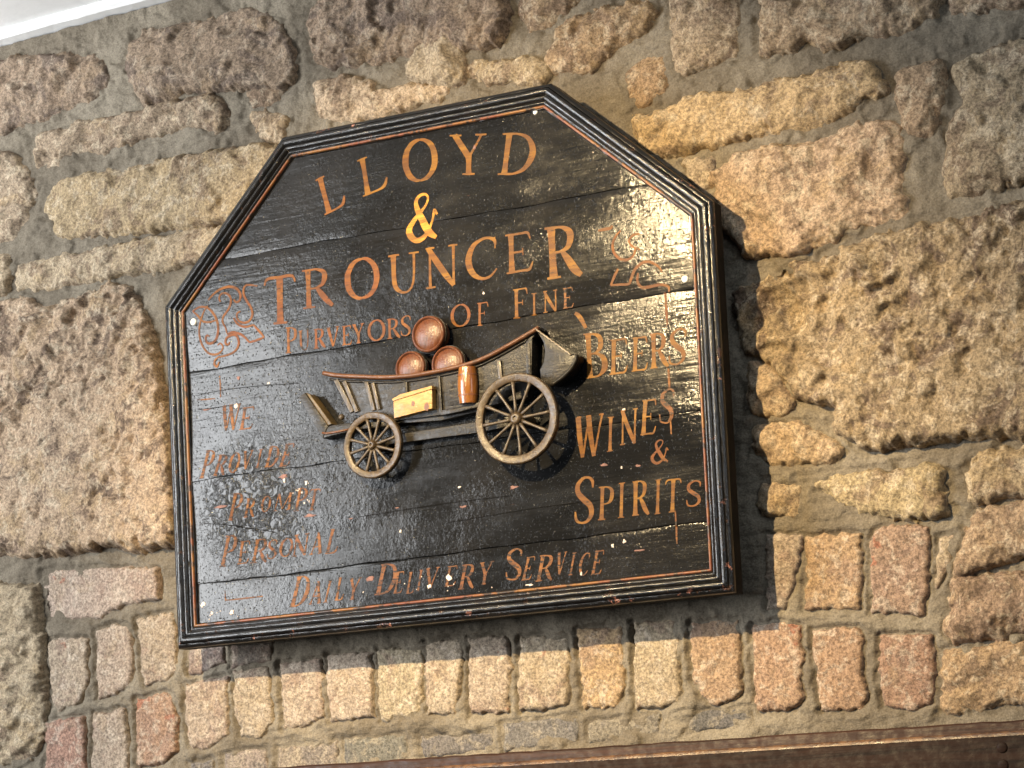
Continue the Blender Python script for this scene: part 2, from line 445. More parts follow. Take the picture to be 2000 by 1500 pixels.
# outlines in photograph pixels, laid on the wall plane; (kind, colour, proud mm, roughness mm, outline)
STONES = [
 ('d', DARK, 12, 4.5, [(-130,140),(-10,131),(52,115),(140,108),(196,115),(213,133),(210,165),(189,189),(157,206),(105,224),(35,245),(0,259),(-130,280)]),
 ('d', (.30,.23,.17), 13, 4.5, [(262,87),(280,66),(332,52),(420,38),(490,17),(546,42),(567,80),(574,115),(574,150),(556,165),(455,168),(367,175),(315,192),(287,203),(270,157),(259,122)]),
 ('s', GREY, 9, 4, [(75,266),(140,252),(196,238),(280,224),(350,206),(413,196),(437,210),(441,238),(430,252),(399,241),(367,241),(315,259),(287,266),(252,276),(210,294),(175,297),(147,294),(115,315),(77,329),(72,297)]),
 ('s', TAN, 12, 3, [(102,367),(175,340),(280,322),(402,301),(508,294),(590,300),(570,400),(480,430),(350,440),(210,457),(119,462),(102,437),(91,413)]),
 ('s', PALE, 11, 3.5, [(30,532),(40,517),(100,508),(157,498),(245,482),(350,465),(470,446),(470,490),(350,516),(245,533),(217,540),(157,551),(105,558),(45,568),(31,563)]),
 ('s', GREY, 7, 3, [(-130,305),(20,305),(45,330),(55,350),(66,375),(60,400),(50,430),(35,462),(20,475),(-130,490)]),
 ('s', GREY, 7, 3, [(-130,515),(12,508),(20,540),(12,572),(-130,585)]),
 ('s', (.43,.33,.23), 16, 7.0, [(-130,610),(35,588),(46,584),(80,597),(105,601),(140,587),(196,572),(217,555),(245,559),(266,583),(287,622),(298,645),(305,690),(315,732),(325,795),(345,865),(350,1000),(350,1064),(224,1063),(175,1066),(105,1076),(0,1073),(-130,1078)]),
 ('b', PINK, 7, 1.6, [(84,1118),(105,1113),(192,1110),(308,1115),(313,1132),(311,1167),(245,1178),(217,1192),(196,1204),(140,1206),(91,1204),(84,1185)]),
 ('s', PALE, 11, 5, [(-130,1140),(21,1150),(66,1150),(75,1185),(79,1220),(84,1255),(86,1325),(87,1395),(80,1447),(70,1475),(0,1493),(-130,1500)]),
 ('b', PINK, 7, 1.6, [(93,1251),(168,1248),(170,1290),(168,1339),(154,1370),(115,1388),(105,1370),(101,1325),(98,1283)]),
 ('b', PINK, 7, 1.3, [(191,1234),(217,1223),(252,1223),(257,1255),(259,1307),(255,1339),(224,1353),(196,1363),(191,1307)]),
 ('b', PINK, 7, 1.6, [(271,1213),(336,1200),(343,1255),(345,1307),(325,1328),(287,1335),(280,1318),(278,1272)]),
 ('b', (.42,.27,.20), 7, 1.6, [(91,1412),(161,1405),(164,1430),(165,1600),(91,1600)]),
 ('b', PINK, 7, 1.4, [(185,1398),(241,1388),(245,1412),(248,1465),(245,1600),(182,1600)]),
 ('b', (.40,.26,.19), 7, 1.6, [(269,1367),(325,1353),(339,1367),(345,1412),(343,1465),(315,1490),(273,1497),(268,1447)]),
 ('b', (.26,.22,.20), 6, 1.2, [(372,1215),(432,1205),(437,1292),(400,1310),(372,1314)]),
 ('b', (.26,.22,.20), 6, 1.2, [(456,1205),(532,1195),(527,1286),(456,1300)]),
 ('b', BUFF, 7, 1.4, [(364,1339),(443,1325),(445,1378),(445,1434),(403,1462),(378,1458),(368,1430)]),
 ('b', BUFF, 7, 1.4, [(459,1314),(525,1307),(529,1360),(529,1412),(508,1440),(473,1434),(462,1395)]),
 ('b', BUFF, 7, 1.6, [(551,1300),(623,1290),(628,1325),(628,1395),(595,1416),(557,1420)]),
 ('b', BUFF, 7, 1.4, [(642,1283),(722,1276),(726,1325),(728,1398),(687,1405),(649,1402),(642,1342)]),
 ('b', BUFF, 7, 1.4, [(740,1272),(824,1265),(824,1325),(820,1391),(775,1402),(747,1404),(740,1342)]),
 ('b', BUFF, 7, 1.4, [(834,1258),(901,1251),(901,1290),(892,1360),(887,1391),(838,1391)]),
 ('b', BUFF, 7, 1.5, [(918,1251),(988,1248),(995,1290),(995,1360),(992,1388),(922,1391)]),
 ('b', BUFF, 7, 1.9, [(1020,1248),(1104,1244),(1111,1290),(1107,1325),(1104,1370),(1058,1384),(1020,1384),(1016,1325)]),
 ('b', (.42,.30,.20), 7, 1.4, [(1132,1234),(1212,1227),(1219,1290),(1216,1342),(1209,1377),(1142,1381)]),
 ('b', BUFF, 7, 1.6, [(1240,1220),(1320,1212),(1325,1300),(1328,1350),(1325,1370),(1290,1378),(1245,1380)]),
 ('b', (.43,.30,.20), 7, 1.6, [(1352,1220),(1440,1213),(1443,1255),(1445,1307),(1440,1360),(1405,1377),(1377,1360),(1356,1325)]),
 ('b', (.42,.285,.20), 7, 1.5, [(1472,1226),(1517,1218),(1559,1227),(1566,1290),(1559,1325),(1566,1360),(1552,1381),(1482,1388),(1475,1325)]),
 ('b', (.40,.27,.19), 7, 1.8, [(1590,1234),(1678,1230),(1685,1272),(1681,1325),(1695,1353),(1685,1381),(1608,1384),(1597,1325)]),
 ('b', (.36,.235,.165), 7, 1.8, [(1723,1244),(1818,1244),(1825,1290),(1821,1342),(1818,1370),(1772,1388),(1727,1377),(1720,1307)]),
 ('s', (.40,.28,.19), 8, 3, [(1850,1279),(1895,1276),(1947,1265),(2130,1255),(2130,1362),(1965,1372),(1895,1382),(1846,1390),(1842,1330)]),
 ('b', BUFF, 7, 1.5, [(1500,1048),(1562,1050),(1555,1100),(1545,1150),(1530,1185),(1500,1187)]),
 ('b', (.42,.30,.20), 7, 1.2, [(1576,1052),(1650,1045),(1678,1046),(1680,1115),(1678,1185),(1573,1188),(1577,1115)]),
 ('b', (.36,.26,.18), 7, 1.6, [(1709,1038),(1755,1028),(1811,1031),(1814,1080),(1807,1150),(1797,1199),(1706,1192),(1702,1115)]),
 ('b', GREY, 6, 1.4, [(1835,1052),(1864,1045),(1850,1110),(1830,1145)]),
 ('s', (.38,.28,.20), 9, 3, [(1916,1000),(2000,978),(2130,965),(2130,1070),(1965,1094),(1895,1112),(1878,1115)]),
 ('s', (.39,.285,.20), 9, 2.6, [(1874,1143),(1930,1126),(2000,1115),(2130,1100),(2130,1222),(1947,1234),(1860,1241),(1864,1202)]),
 ('f', (.33,.28,.225), 1.8, 0.8, [(545,1462),(655,1448),(657,1500),(545,1515)]),
 ('f', GREYB, 1.8, 0.8, [(673,1446),(790,1436),(798,1470),(780,1490),(675,1500)]),
 ('f', GREYB, 1.8, 0.8, [(824,1440),(960,1430),(966,1462),(826,1480)]),
 ('f', GREYB, 2.0, 0.8, [(985,1412),(1128,1400),(1130,1446),(985,1466)]),
 ('f', (.27,.24,.21), 1.8, 0.8, [(1150,1412),(1285,1396),(1288,1433),(1150,1450)]),
 ('f', (.165,.155,.15), 2.0, 0.7, [(1314,1395),(1468,1381),(1470,1418),(1310,1430)]),
 ('f', GREYB, 1.8, 0.8, [(372,1490),(415,1485),(418,1520),(374,1528)]),
 ('f', (.33,.28,.24), 1.8, 0.8, [(440,1472),(520,1462),(522,1505),(440,1515)]),
 ('s', GREY, 10, 3.5, [(1321,-70),(1440,-70),(1444,35),(1442,101),(1405,115),(1342,136),(1328,133),(1324,70)]),
 ('s', (.36,.27,.195), 12, 4.5, [(1493,-70),(1850,-70),(1825,25),(1772,45),(1702,63),(1650,80),(1625,91),(1580,74),(1545,94),(1496,105),(1491,70)]),
 ('s', (.33,.25,.185), 10, 4, [(1868,-70),(2130,-90),(2130,-30),(1960,16),(1860,27)]),
 ('s', (.45,.34,.22), 12, 3.5, [(1240,240),(1285,225),(1363,196),(1440,189),(1545,161),(1650,137),(1685,130),(1720,140),(1727,175),(1682,186),(1667,207),(1615,235),(1562,249),(1496,249),(1440,270),(1370,287),(1321,301),(1260,290)]),
 ('s', (.44,.335,.23), 14, 4, [(1400,345),(1457,308),(1545,290),(1615,273),(1667,249),(1748,241),(1765,280),(1762,350),(1769,420),(1667,441),(1615,465),(1545,483),(1465,494),(1440,460),(1415,400)]),
 ('s', BUFF, 9, 3, [(1335,318),(1396,313),(1386,362),(1370,368)]),
 ('s', BROWN, 12, 3.5, [(1758,147),(1783,140),(1832,130),(1838,150),(1822,255),(1797,266),(1769,241),(1762,196)]),
 ('s', GREY, 13, 4, [(1864,133),(1895,112),(2130,60),(2130,330),(1912,367),(1856,385),(1846,332),(1853,273),(1877,217),(1891,192),(1870,168)]),
 ('s', (.325,.245,.182), 15, 7.5, [(1430,580),(1468,560),(1545,525),(1601,515),(1650,487),(1720,463),(1900,420),(2130,375),(2130,825),(1895,848),(1790,861),(1702,872),(1632,830),(1650,795),(1600,782),(1566,771),(1545,739),(1500,700),(1450,680)]),
 ('s', TAN, 9, 3.5, [(1470,712),(1527,735),(1545,788),(1527,809),(1470,800)]),
 ('s', TAN, 9, 4, [(1480,837),(1562,830),(1615,861),(1643,882),(1580,893),(1527,896),(1480,880)]),
 ('s', (.44,.35,.25), 9, 3, [(1590,942),(1650,931),(1825,917),(1839,940),(1836,1000),(1800,1008),(1700,998),(1650,990),(1610,965)]),
 ('s', TAN, 7, 2.4, [(1490,949),(1552,945),(1558,998),(1490,1000)]),
 ('s', GREY, 8, 2.6, [(1909,903),(1940,890),(2130,870),(2130,950),(1905,978),(1900,940)]),
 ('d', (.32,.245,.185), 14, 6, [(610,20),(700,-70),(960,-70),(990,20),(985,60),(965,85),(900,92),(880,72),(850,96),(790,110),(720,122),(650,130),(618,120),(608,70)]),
 ('s', (.45,.37,.27), 14, 5, [(800,133),(817,100),(852,75),(890,76),(901,98),(903,158),(880,167),(845,166),(817,158)]),
 ('s', (.46,.36,.25), 11, 4, [(621,168),(670,154),(722,161),(733,189),(792,172),(845,168),(880,172),(860,192),(775,215),(705,235),(630,225)]),
 ('s', GREY, 8, 3.5, [(910,130),(932,123),(1037,120),(1072,132),(1065,158),(915,160)]),
 ('s', BROWN, 10, 3, [(1015,20),(1060,-60),(1140,-60),(1115,5),(1060,52),(1035,65)]),
 ('s', (.36,.26,.175), 12, 4, [(1097,60),(1146,35),(1195,21),(1265,7),(1279,28),(1258,63),(1195,94),(1160,133),(1142,136),(1090,140),(1072,115),(1090,94)]),
 ('s', (.33,.235,.15), 4, 2, [(1225,140),(1265,118),(1295,130),(1290,170),(1260,200),(1230,190)]),
 ('s', BROWN, 6, 1.5, [(487,185),(520,175),(545,185),(535,200),(505,207)]),
 ('s', TAN, 8, 3, [(493,228),(520,222),(560,240),(552,275),(510,260)]),
]

D_out = np.full((NZ, NX), 1.0)             # distance to the nearest stone, negative inside
BRK = np.zeros((NZ, NX))
stone_specs = []
for si, (kind, colr, proud, rough, outl) in enumerate(STONES):
    corner = [unp(x, y, NW) for x, y in outl]
    kc = 0.14 if kind in 'sd' else 0.08
    poly = catmull([p for q in range(len(corner)) for p in (
        np.array(corner[q]) * (1 - kc) + np.array(corner[q - 1]) * kc, np.array(corner[q]) * (1 - kc) + np.array(corner[(q + 1) % len(corner)]) * kc)], 2, True)
    poly = np.array(poly)
    mg = 0.03
    i0, i1 = max(0, int((poly[:, 0].min() - mg - X0) / DX)), min(NX - 1, int((poly[:, 0].max() + mg - X0) / DX) + 1)
    j0, j1 = max(0, int((poly[:, 1].min() - mg - Z0) / DX)), min(NZ - 1, int((poly[:, 1].max() + mg - Z0) / DX) + 1)
    if i1 - i0 < 4 or j1 - j0 < 4:
        continue
    sl = (slice(j0, j1 + 1), slice(i0, i1 + 1))
    PX, PZ = np.meshgrid(gx[i0:i1 + 1], gz[j0:j1 + 1])
    d = sdf_poly(PX, PZ, poly)
    amp = {'s': 0.0034, 'd': 0.0036, 'b': 0.0021, 'f': 0.0014}[kind]
    d = d + {'b': 0.0030, 'f': 0.0016}.get(kind, 0.0078)
    d = d + (0.0007 * N_fine[sl] if kind in 'bf' else 0.0004 * N_fine[sl]) + amp * (0.6 * N_edge[sl] + 0.7 * N_edge2[sl] * (kind in 'sd')) * 0.8
    closer = -d < D_out[sl]
    BRK[sl] = np.where(closer, {'b': 1.0, 'f': 0.45}.get(kind, 0.0), BRK[sl])
    D_out[sl] = np.minimum(D_out[sl], -d)
    stone_specs.append((si, kind, colr, proud / 1000 * (1.30 if kind in 'sd' else 0.55), rough / 1000 * (0.85 if kind in 'sd' else 0.7), sl, d, PX, PZ))

# mortar: smooth bag-rubbed joints between stones, proud fins between the bricks
def sstep(x, a, b):
    u = np.clip((x - a) / (b - a), 0, 1)
    return u * u * (3 - 2 * u)
for _ in range(6):                          # soften the brick/stone transition
    BRK = (BRK + np.roll(BRK, 2, 0) + np.roll(BRK, -2, 0) + np.roll(BRK, 2, 1) + np.roll(BRK, -2, 1)) / 5
mort = 0.0010 * N_edge2 + 0.0007 * N_streak + 0.00042 * N_fine
rub = -0.0012 + 0.0036 * sstep(D_out, 0.0, 0.014) + 0.0012 * N_mid * sstep(D_out, 0, 0.02)
fin = -0.0016 + 0.0052 * sstep(D_out, 0.0012, 0.0058) + 0.0008 * N_mid
smear = 0.0050 * sstep(N_mid + 0.5 * N_edge2, 0.3, 1.5) * np.exp(-(D_out / 0.011) ** 2)
mort = mort + smear * (1 - 0.6 * BRK) + rub * (1 - BRK) + fin * BRK
mort = np.clip(mort, -0.009, 0.010)

def grid_patch(H, mask, PX, PZ, name):
    """vertices where mask, quads with four masked corners"""
    q = mask[:-1, :-1] & mask[1:, :-1] & mask[:-1, 1:] & mask[1:, 1:]
    use = np.zeros_like(mask)
    use[:-1, :-1] |= q; use[1:, :-1] |= q; use[:-1, 1:] |= q; use[1:, 1:] |= q
    idx = np.full(mask.shape, -1, np.int64)
    idx[use] = np.arange(use.sum())
    verts = np.stack([PX[use], -(NW + H[use]), PZ[use]], 1)
    quads = np.stack([idx[:-1, :-1][q], idx[:-1, 1:][q], idx[1:, 1:][q], idx[1:, :-1][q]], 1)
    return mesh_np(name, verts, quads)

GX, GZ = np.meshgrid(gx, gz)
wall = link('stone_wall', grid_patch(mort, D_out > -0.014, GX, GZ, 'mortar'), M['mortar'])
tag(wall, 'old rubble stone and brick wall with wide grey mortar joints behind the sign', kind='structure')

for si, kind, colr, proud, rough, sl, d, PX, PZ in stone_specs:
    r_ = np.random.default_rng(100 + si)
    cx, cz = PX.mean(), PZ.mean()
    tilt = r_.normal(0, 0.075, 2) if kind in 'sd' else r_.normal(0, 0.02, 2)
    if kind in 'sd':
        tau = 0.0042 + 0.0075 * sstep(N_big[sl] + 0.6 * N_edge2[sl], 0.0, 1.3)
        n = 0.62 * N_big[sl] + 0.26 * N_mid[sl] + 0.06 * N_fine[sl]
        n = n + (F_big[sl] * 0.75 + F_small[sl] * 0.16) / 0.0050 + 0.34 * N_ch3[sl]
        chs = (0.00060 * (N_ch1 if r_.random() < 0.6 else N_ch2)[sl] + 0.00018 * N_fine[sl]) * (1.35 if rough > 0.005 else 0.8)
    elif kind == 'b':
        tau = 0.0017
        n = 0.45 * N_big[sl] + 0.5 * N_mid[sl] + 0.38 * N_fine[sl] + 0.45 * F_small[sl] / 0.0025
    else:
        tau = 0.002
        n = 0.5 * N_mid[sl] + 0.3 * N_fine[sl]
    lo = -0.0040
    rise = np.where(d > 0, 1 - np.exp(-np.maximum(d, 0) / tau), d / tau)
    H = lo + (proud - lo) * rise + rough * n * np.clip(0.35 + d / 0.03, 0.25, 1.0) * 0.9
    if kind in 'sd': H = H + chs
    H = H + np.clip(tilt[0] * (PX - cx) + tilt[1] * (PZ - cz), -0.008, 0.008)
    H = np.minimum(H, 0.027 + 0.25 * np.maximum(H - 0.027, 0))
    H = np.maximum(H, -0.02)
    me = grid_patch(H, d > -0.005, PX, PZ, 'brick' if kind in 'bf' else 'stone')
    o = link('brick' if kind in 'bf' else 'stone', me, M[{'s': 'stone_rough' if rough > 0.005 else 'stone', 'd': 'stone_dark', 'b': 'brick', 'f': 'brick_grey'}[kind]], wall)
    j = (1 + r_.normal(0, 0.05)) * (0.99 if kind in 'sd' else 0.94)
    colr = (colr[0] * 0.965, colr[1] * 0.945, colr[2] * 0.89)
    o.color = (colr[0] * j, colr[1] * j * (1 + r_.normal(0, 0.015)), colr[2] * j * (1 + r_.normal(0, 0.03)), 1)

# ------------------------------------------------------------------ ceiling with a small cornice
def prism_box(bm, s0, s1, t0, t1, n0, n1):
    vs_ = [bm.verts.new(wpt(a, b, c_)) for a in (s0, s1) for b in (t0, t1) for c_ in (n0, n1)]
    for f in ((0, 1, 3, 2), (4, 6, 7, 5), (0, 4, 5, 1), (2, 3, 7, 6), (0, 2, 6, 4), (1, 5, 7, 3)):
        bm.faces.new([vs_[i] for i in f])
CT = 1.178 * W
bm = bmesh.new()
prism_box(bm, -1.3, 1.3, CT + 0.012, CT + 0.06, NW - 0.05, 1.2)
ceil = link('ceiling', bm_mesh('ceiling', bm), M['white'])
tag(ceil, 'white painted ceiling meeting the top of the stone wall', kind='structure')
bm = bmesh.new()
prof = [(NW - 0.04, CT), (NW + 0.022, CT), (NW + 0.030, CT + 0.004), (NW + 0.032, CT + 0.0118), (NW - 0.04, CT + 0.0118)]
rings = []
for s in np.linspace(-1.0, 1.0, 41):
    rings.append([bm.verts.new(wpt(s, t_ + random.uniform(-.0012, .0012) * (k < 2), n_)) for k, (n_, t_) in enumerate(prof)])
for a, b in zip(rings, rings[1:]):
    for k in range(len(prof)):
        bm.faces.new((a[k], a[(k + 1) % len(prof)], b[(k + 1) % len(prof)], b[k]))
bm.faces.new(rings[0]); bm.faces.new(rings[-1][::-1])
link('cornice', bm_mesh('cornice', bm), M['white'], ceil)

# ------------------------------------------------------------------ oak beam below
beam = empty('oak_beam')
tag(beam, 'dark oak beam with a worn upper edge along the foot of the brick wall', 'beam')
nS, nB = NW + 0.016, NW + 0.040
tS = unp(1600, 1431, nS)[1]
tB = unp(1600, 1452, nB)[1]
def beam_piece(name, n_back, n_front, t0, t1, mat, bev, seed):
    r_ = random.Random(seed)
    bm = bmesh.new()
    pr = [(n_back, t0), (n_front, t0), (n_front, t1 - bev), (n_front - bev * 0.35, t1 - bev * 0.3), (n_front - bev, t1), (n_back, t1)]
    rg = []
    for s in np.linspace(-0.98, 0.98, 120):
        w = r_.uniform(-0.0007, 0.0007)
        rg.append([bm.verts.new(wpt(s, t_ + (w if k in (2, 3, 4) else 0), n_ + (r_.uniform(-.0004, .0004) if k in (1, 2, 3) else 0))) for k, (n_, t_) in enumerate(pr)])
    for a, b in zip(rg, rg[1:]):
        for k in range(len(pr)):
            bm.faces.new((a[k], a[(k + 1) % len(pr)], b[(k + 1) % len(pr)], b[k]))
    bm.faces.new(rg[0]); bm.faces.new(rg[-1][::-1])
    return link(name, smooth_by_angle(bm_mesh(name, bm), 50), mat, beam)
beam_piece('back_strip', NW - 0.03, nS, tB - 0.03, tS, M['oak_red'], 0.003, 1)
beam_piece('front_board', nS + 0.0005, nB, tB - 0.20, tB, M['oak'], 0.003, 2)
bm = bmesh.new()
r_ = random.Random(5)
pv = None
for s in np.linspace(-0.97, 0.97, 400):
    wdt = 0.0012 + 0.0009 * r_.random()
    cur = [bm.verts.new(wpt(s, tB - 0.0038 - wdt * 0.3, nB + 0.0006)), bm.verts.new(wpt(s, tB - 0.0010, nB - 0.0002)), bm.verts.new(wpt(s, tB + 0.0007, nB - 0.0022))]
    if pv:
        bm.faces.new((pv[0], cur[0], cur[1], pv[1])); bm.faces.new((pv[1], cur[1], cur[2], pv[2]))
    pv = cur
link('worn_edge', bm_mesh('worn_edge', bm, True), M['oak_edge'], beam)
def lathe(prof, seg=20):
    """prof: (radius, height) list, axis along +n"""
    bm = bmesh.new()
    rings = []
    for r, h in prof:
        if r < 1e-6:
            rings.append([bm.verts.new(wpt(0, 0, h))])
        else:
            rings.append([bm.verts.new(wpt(r * math.cos(2 * math.pi * k / seg), r * math.sin(2 * math.pi * k / seg), h)) for k in range(seg)])
    for a, b in zip(rings, rings[1:]):
        for k in range(seg):
            k2 = (k + 1) % seg
            if len(a) == 1 and len(b) == 1: continue
            if len(a) == 1: bm.faces.new((a[0], b[k], b[k2]))
            elif len(b) == 1: bm.faces.new((a[k], a[k2], b[0]))
            else: bm.faces.new((a[k], a[k2], b[k2], b[k]))
    return bm
for x, y in ((1957, 1460), (1959, 1494)):
    s, t_ = unp(x, y, nB)
    o = link('stud', bm_mesh('stud', lathe([(0.0066, 0), (0.0062, 0.001), (0.0044, 0.002), (0, 0.0025)]), True), M['oak'], beam)
    o.location = wpt(s, t_, nB - 0.0005)

# ------------------------------------------------------------------ the sign
sign = empty('pub_sign')
tag(sign, 'black octagon-topped wooden pub sign with amber lettering and moulded frame', 'sign')
sign['label'] = 'black wooden pub sign with cut top corners, amber lettering and moulded frame'
OUT = [unp(x, y, 0) for x, y in ((342, 1268), (1432, 1157), (1389, 390), (1071, 159), (547, 265), (316, 598))]   # anticlockwise from lower left
OUT = [np.array(p) for p in OUT]

def inset(u):
    res = []
    n = len(OUT)
    lines = []
    for i in range(n):
        a, b = OUT[i], OUT[(i + 1) % n]
        d = (b - a) / np.linalg.norm(b - a)
        nrm = np.array([-d[1], d[0]])
        lines.append((a + nrm * u, d))
    for i in range(n):
        (p, d), (q, e) = lines[i - 1], lines[i]
        k = np.linalg.solve(np.array([d, -e]).T, q - p)[0]
        res.append(p + d * k)
    return res

# planks
LINES = [((433, 507), (1340, 347)), ((373, 727), (1360, 562)), ((384, 939), (1373, 802)), ((389, 1142), (1382, 1018))]
PN = -0.0115
SEAMS = []
for a, b in LINES:
    pa, pb = unp(*a, PN), unp(*b, PN)
    k = (pb[1] - pa[1]) / (pb[0] - pa[0])
    SEAMS.append((pa[1] - k * pa[0], k))
BOT, TOP = OUT[0][1], OUT[3][1]
CUP = [(0.0008, 0.0003, 0.0), (-0.0010, 0.0006, 0.0008), (0.0014, -0.0012, -0.0004), (0.0010, 0.0008, 0.0002), (-0.0008, -0.0004, -0.0006)]
def seam_t(i, s):
    if i < 0: return TOP
    if i >= len(SEAMS): return BOT
    return SEAMS[i][0] + SEAMS[i][1] * s
def plank_of(s, t_):
    for i in range(len(SEAMS)):
        if t_ > seam_t(i, s): return i
    return len(SEAMS)
def hboard(s, t_, i=None):
    if i is None: i = plank_of(s, t_)
    a, b = seam_t(i, s), seam_t(i - 1, s)
    v = np.clip((t_ - a) / (b - a) * 2 - 1, -1, 1)
    c0, c1, c2 = CUP[i]
    return PN + c2 + c1 * v + c0 * (v * v - 0.4) + 0.0003 * math.sin(s * 17 + i * 2.1) * v

def clip_half(poly, f):
    out = []
    for i in range(len(poly)):
        a, b = poly[i], poly[(i + 1) % len(poly)]
        fa, fb = f(a), f(b)
        if fa >= 0: out.append(a)
        if (fa >= 0) != (fb >= 0):
            k = fa / (fa - fb)
            out.append(a + (b - a) * k)
    return out

inner = inset(0.029)
for i in range(5):
    gap = 0.00025
    poly = list(inner)
    if i > 0: poly = clip_half(poly, lambda p: seam_t(i - 1, p[0]) - gap - p[1])
    if i < 4: poly = clip_half(poly, lambda p: p[1] - seam_t(i, p[0]) - gap)
    bm = bmesh.new()
    f0 = bm.faces.new([bm.verts.new((p[0], p[1], 0)) for p in poly])
    ss = [p[0] for p in poly]; tt = [p[1] for p in poly]
    for s in np.arange(min(ss) + 0.008, max(ss), 0.016):
        bmesh.ops.bisect_plane(bm, geom=bm.verts[:] + bm.edges[:] + bm.faces[:], plane_co=(s, 0, 0), plane_no=(1, 0, 0))
    for v in (-0.96, -0.85, -0.6, -0.3, 0, 0.3, 0.6, 0.85, 0.96):
        mid = lambda s: (seam_t(i, s) + seam_t(i - 1, s)) / 2 + v * (seam_t(i - 1, s) - seam_t(i, s)) / 2
        k = (mid(0.3) - mid(-0.3)) / 0.6
        bmesh.ops.bisect_plane(bm, geom=bm.verts[:] + bm.edges[:] + bm.faces[:], plane_co=(0, mid(0), 0), plane_no=(-k, 1, 0))
    top_faces = bm.faces[:]
    rr = random.Random(40 + i)
    for v in bm.verts:
        s, t_ = v.co.x, v.co.y
        drop = 0.0
        for q in (i - 1, i):
            if 0 <= q < 4:
                near = max(0.0, 1 - abs(t_ - seam_t(q, s)) / 0.02)
                t_ += near * (0.0007 * math.sin(s * 29 + q * 1.7) + 0.0006 * math.sin(s * 71 + q * 3.1))
        ts_ = v.co.y
        for q, sg in ((i - 1, -1), (i, 1)):
            if 0 <= q < 4 and abs(ts_ - seam_t(q, s)) < 0.0008:
                t_ += sg * rr.uniform(0, 0.0007)
                drop = 0.0001 + rr.uniform(0, 0.0004)
        v.co = wpt(s, t_, hboard(s, t_, i) - drop)
    ext = bmesh.ops.extrude_face_region(bm, geom=top_faces)
    for g in ext['geom']:
        if isinstance(g, bmesh.types.BMVert):
            g.co.y = 0.024
    # extruded copy is the back; drop duplicate interior faces is not needed as the region keeps its rim
    me = bm_mesh('plank', bm)
    smooth_by_angle(me, 40)
    link('plank', me, M['board'], sign)

# backing board
def poly_prism(name, pts2, n0, n1, mat, parent, bevel=0.0, smooth=False, mats=None):
    bm = bmesh.new()
    f = bm.faces.new([bm.verts.new(wpt(p[0], p[1], n1)) for p in pts2])
    r = bmesh.ops.extrude_face_region(bm, geom=[f])
    for g in r['geom']:
        if isinstance(g, bmesh.types.BMVert):
            g.co.y = -n0
    if bevel > 0:
        es = [e for e in bm.edges if all(abs(v.co.y + n1) < 1e-7 for v in e.verts)]
        bmesh.ops.bevel(bm, geom=es, offset=bevel, segments=2, affect='EDGES', profile=0.6)
    me = bm_mesh(name, bm)
    if smooth: smooth_by_angle(me, 38)
    return link(name, me, mat, parent)
for bx_ in (-0.22, 0.22):
    poly_prism('batten', [(bx_ - .03, .08), (bx_ + .03, .08), (bx_ + .03, .52), (bx_ - .03, .52)], NW - 0.01, -0.0436, M['frame'], sign)
poly_prism('backboard', inset(0.006), -0.0435, -0.0325, M['panel'], sign)

# moulded frame rails
PROF = [(0.0, -0.032), (0.0, -0.0100), (0.0006, -0.0072), (0.0022, -0.0048), (0.0045, -0.0036), (0.0058, -0.0034), (0.0063, -0.0046), (0.0069, -0.0026), (0.0086, -0.0008), (0.0108, 0.0),
        (0.0130, -0.0007), (0.0147, -0.0024), (0.0154, -0.0044), (0.0161, -0.0030), (0.0176, -0.0016), (0.0194, -0.0014), (0.0212, -0.0026), (0.0224, -0.0046), (0.0232, -0.0062), (0.0242, -0.0052), (0.0258, -0.0056), (0.0270, -0.0074),
        (0.0300, -0.0082), (0.0322, -0.0090), (0.0328, -0.0125)]
BEAD = [(0.0276, -0.0080), (0.0280, -0.0066), (0.0292, -0.0058), (0.0305, -0.0062), (0.0312, -0.0074), (0.0314, -0.0090)]
INS = {}
def ins(u):
    k = round(u, 6)
    if k not in INS: INS[k] = inset(u)
    return INS[k]
t = NT('matte_black_side')
M['side'] = t.out(t.mix(t.ramp(t.noise(40, 4), 0.4, 0.7), (0.006, 0.0055, 0.005), (0.014, 0.011, 0.009)), 0.75, t.bump(t.noise(150, 4), 0.4, 0.001), 0.15)
def sweep(i, prof, nseg, amp, seed):
    r_ = np.random.default_rng(seed)
    bm = bmesh.new()
    l1 = bm.verts.layers.float.new('prof'); l2 = bm.verts.layers.float.new('along')
    wob = np.convolve(r_.normal(0, 1, nseg + 9), np.ones(9) / 9, 'same')[4:4 + nseg + 1]
    rings = []
    for k in range(nseg + 1):
        u = k / nseg
        ring = []
        for q, (pu, pn) in enumerate(prof):
            P = ins(pu)
            a, b = P[i], P[(i + 1) % 6]
            L = np.linalg.norm(b - a)
            uu = 0.00012 / L + u * (1 - 0.00024 / L)
            p = a + (b - a) * uu
            jit = amp * (0.5 * wob[k] + 0.35 * r_.normal()) if 1 < q < len(prof) - 1 and 0 < k < nseg else 0
            v = bm.verts.new(wpt(p[0], p[1], pn + jit))
            v[l1] = pu / 0.033; v[l2] = u * L * 10 + i * 7.3
            ring.append(v)
        rings.append(ring)
    for a, b in zip(rings, rings[1:]):
        for q in range(len(prof) - 1):
            bm.faces.new((a[q], b[q], b[q + 1], a[q + 1]))
    me = bm_mesh('rail', bm)
    # make faces look outwards
    smooth_by_angle(me, 62)
    if len(prof) > 10:
        nq = len(prof) - 1
        me.polygons.foreach_set('material_index', np.array([1 if p % nq == 0 else 0 for p in range(len(me.polygons))], dtype=np.int32))
    return me
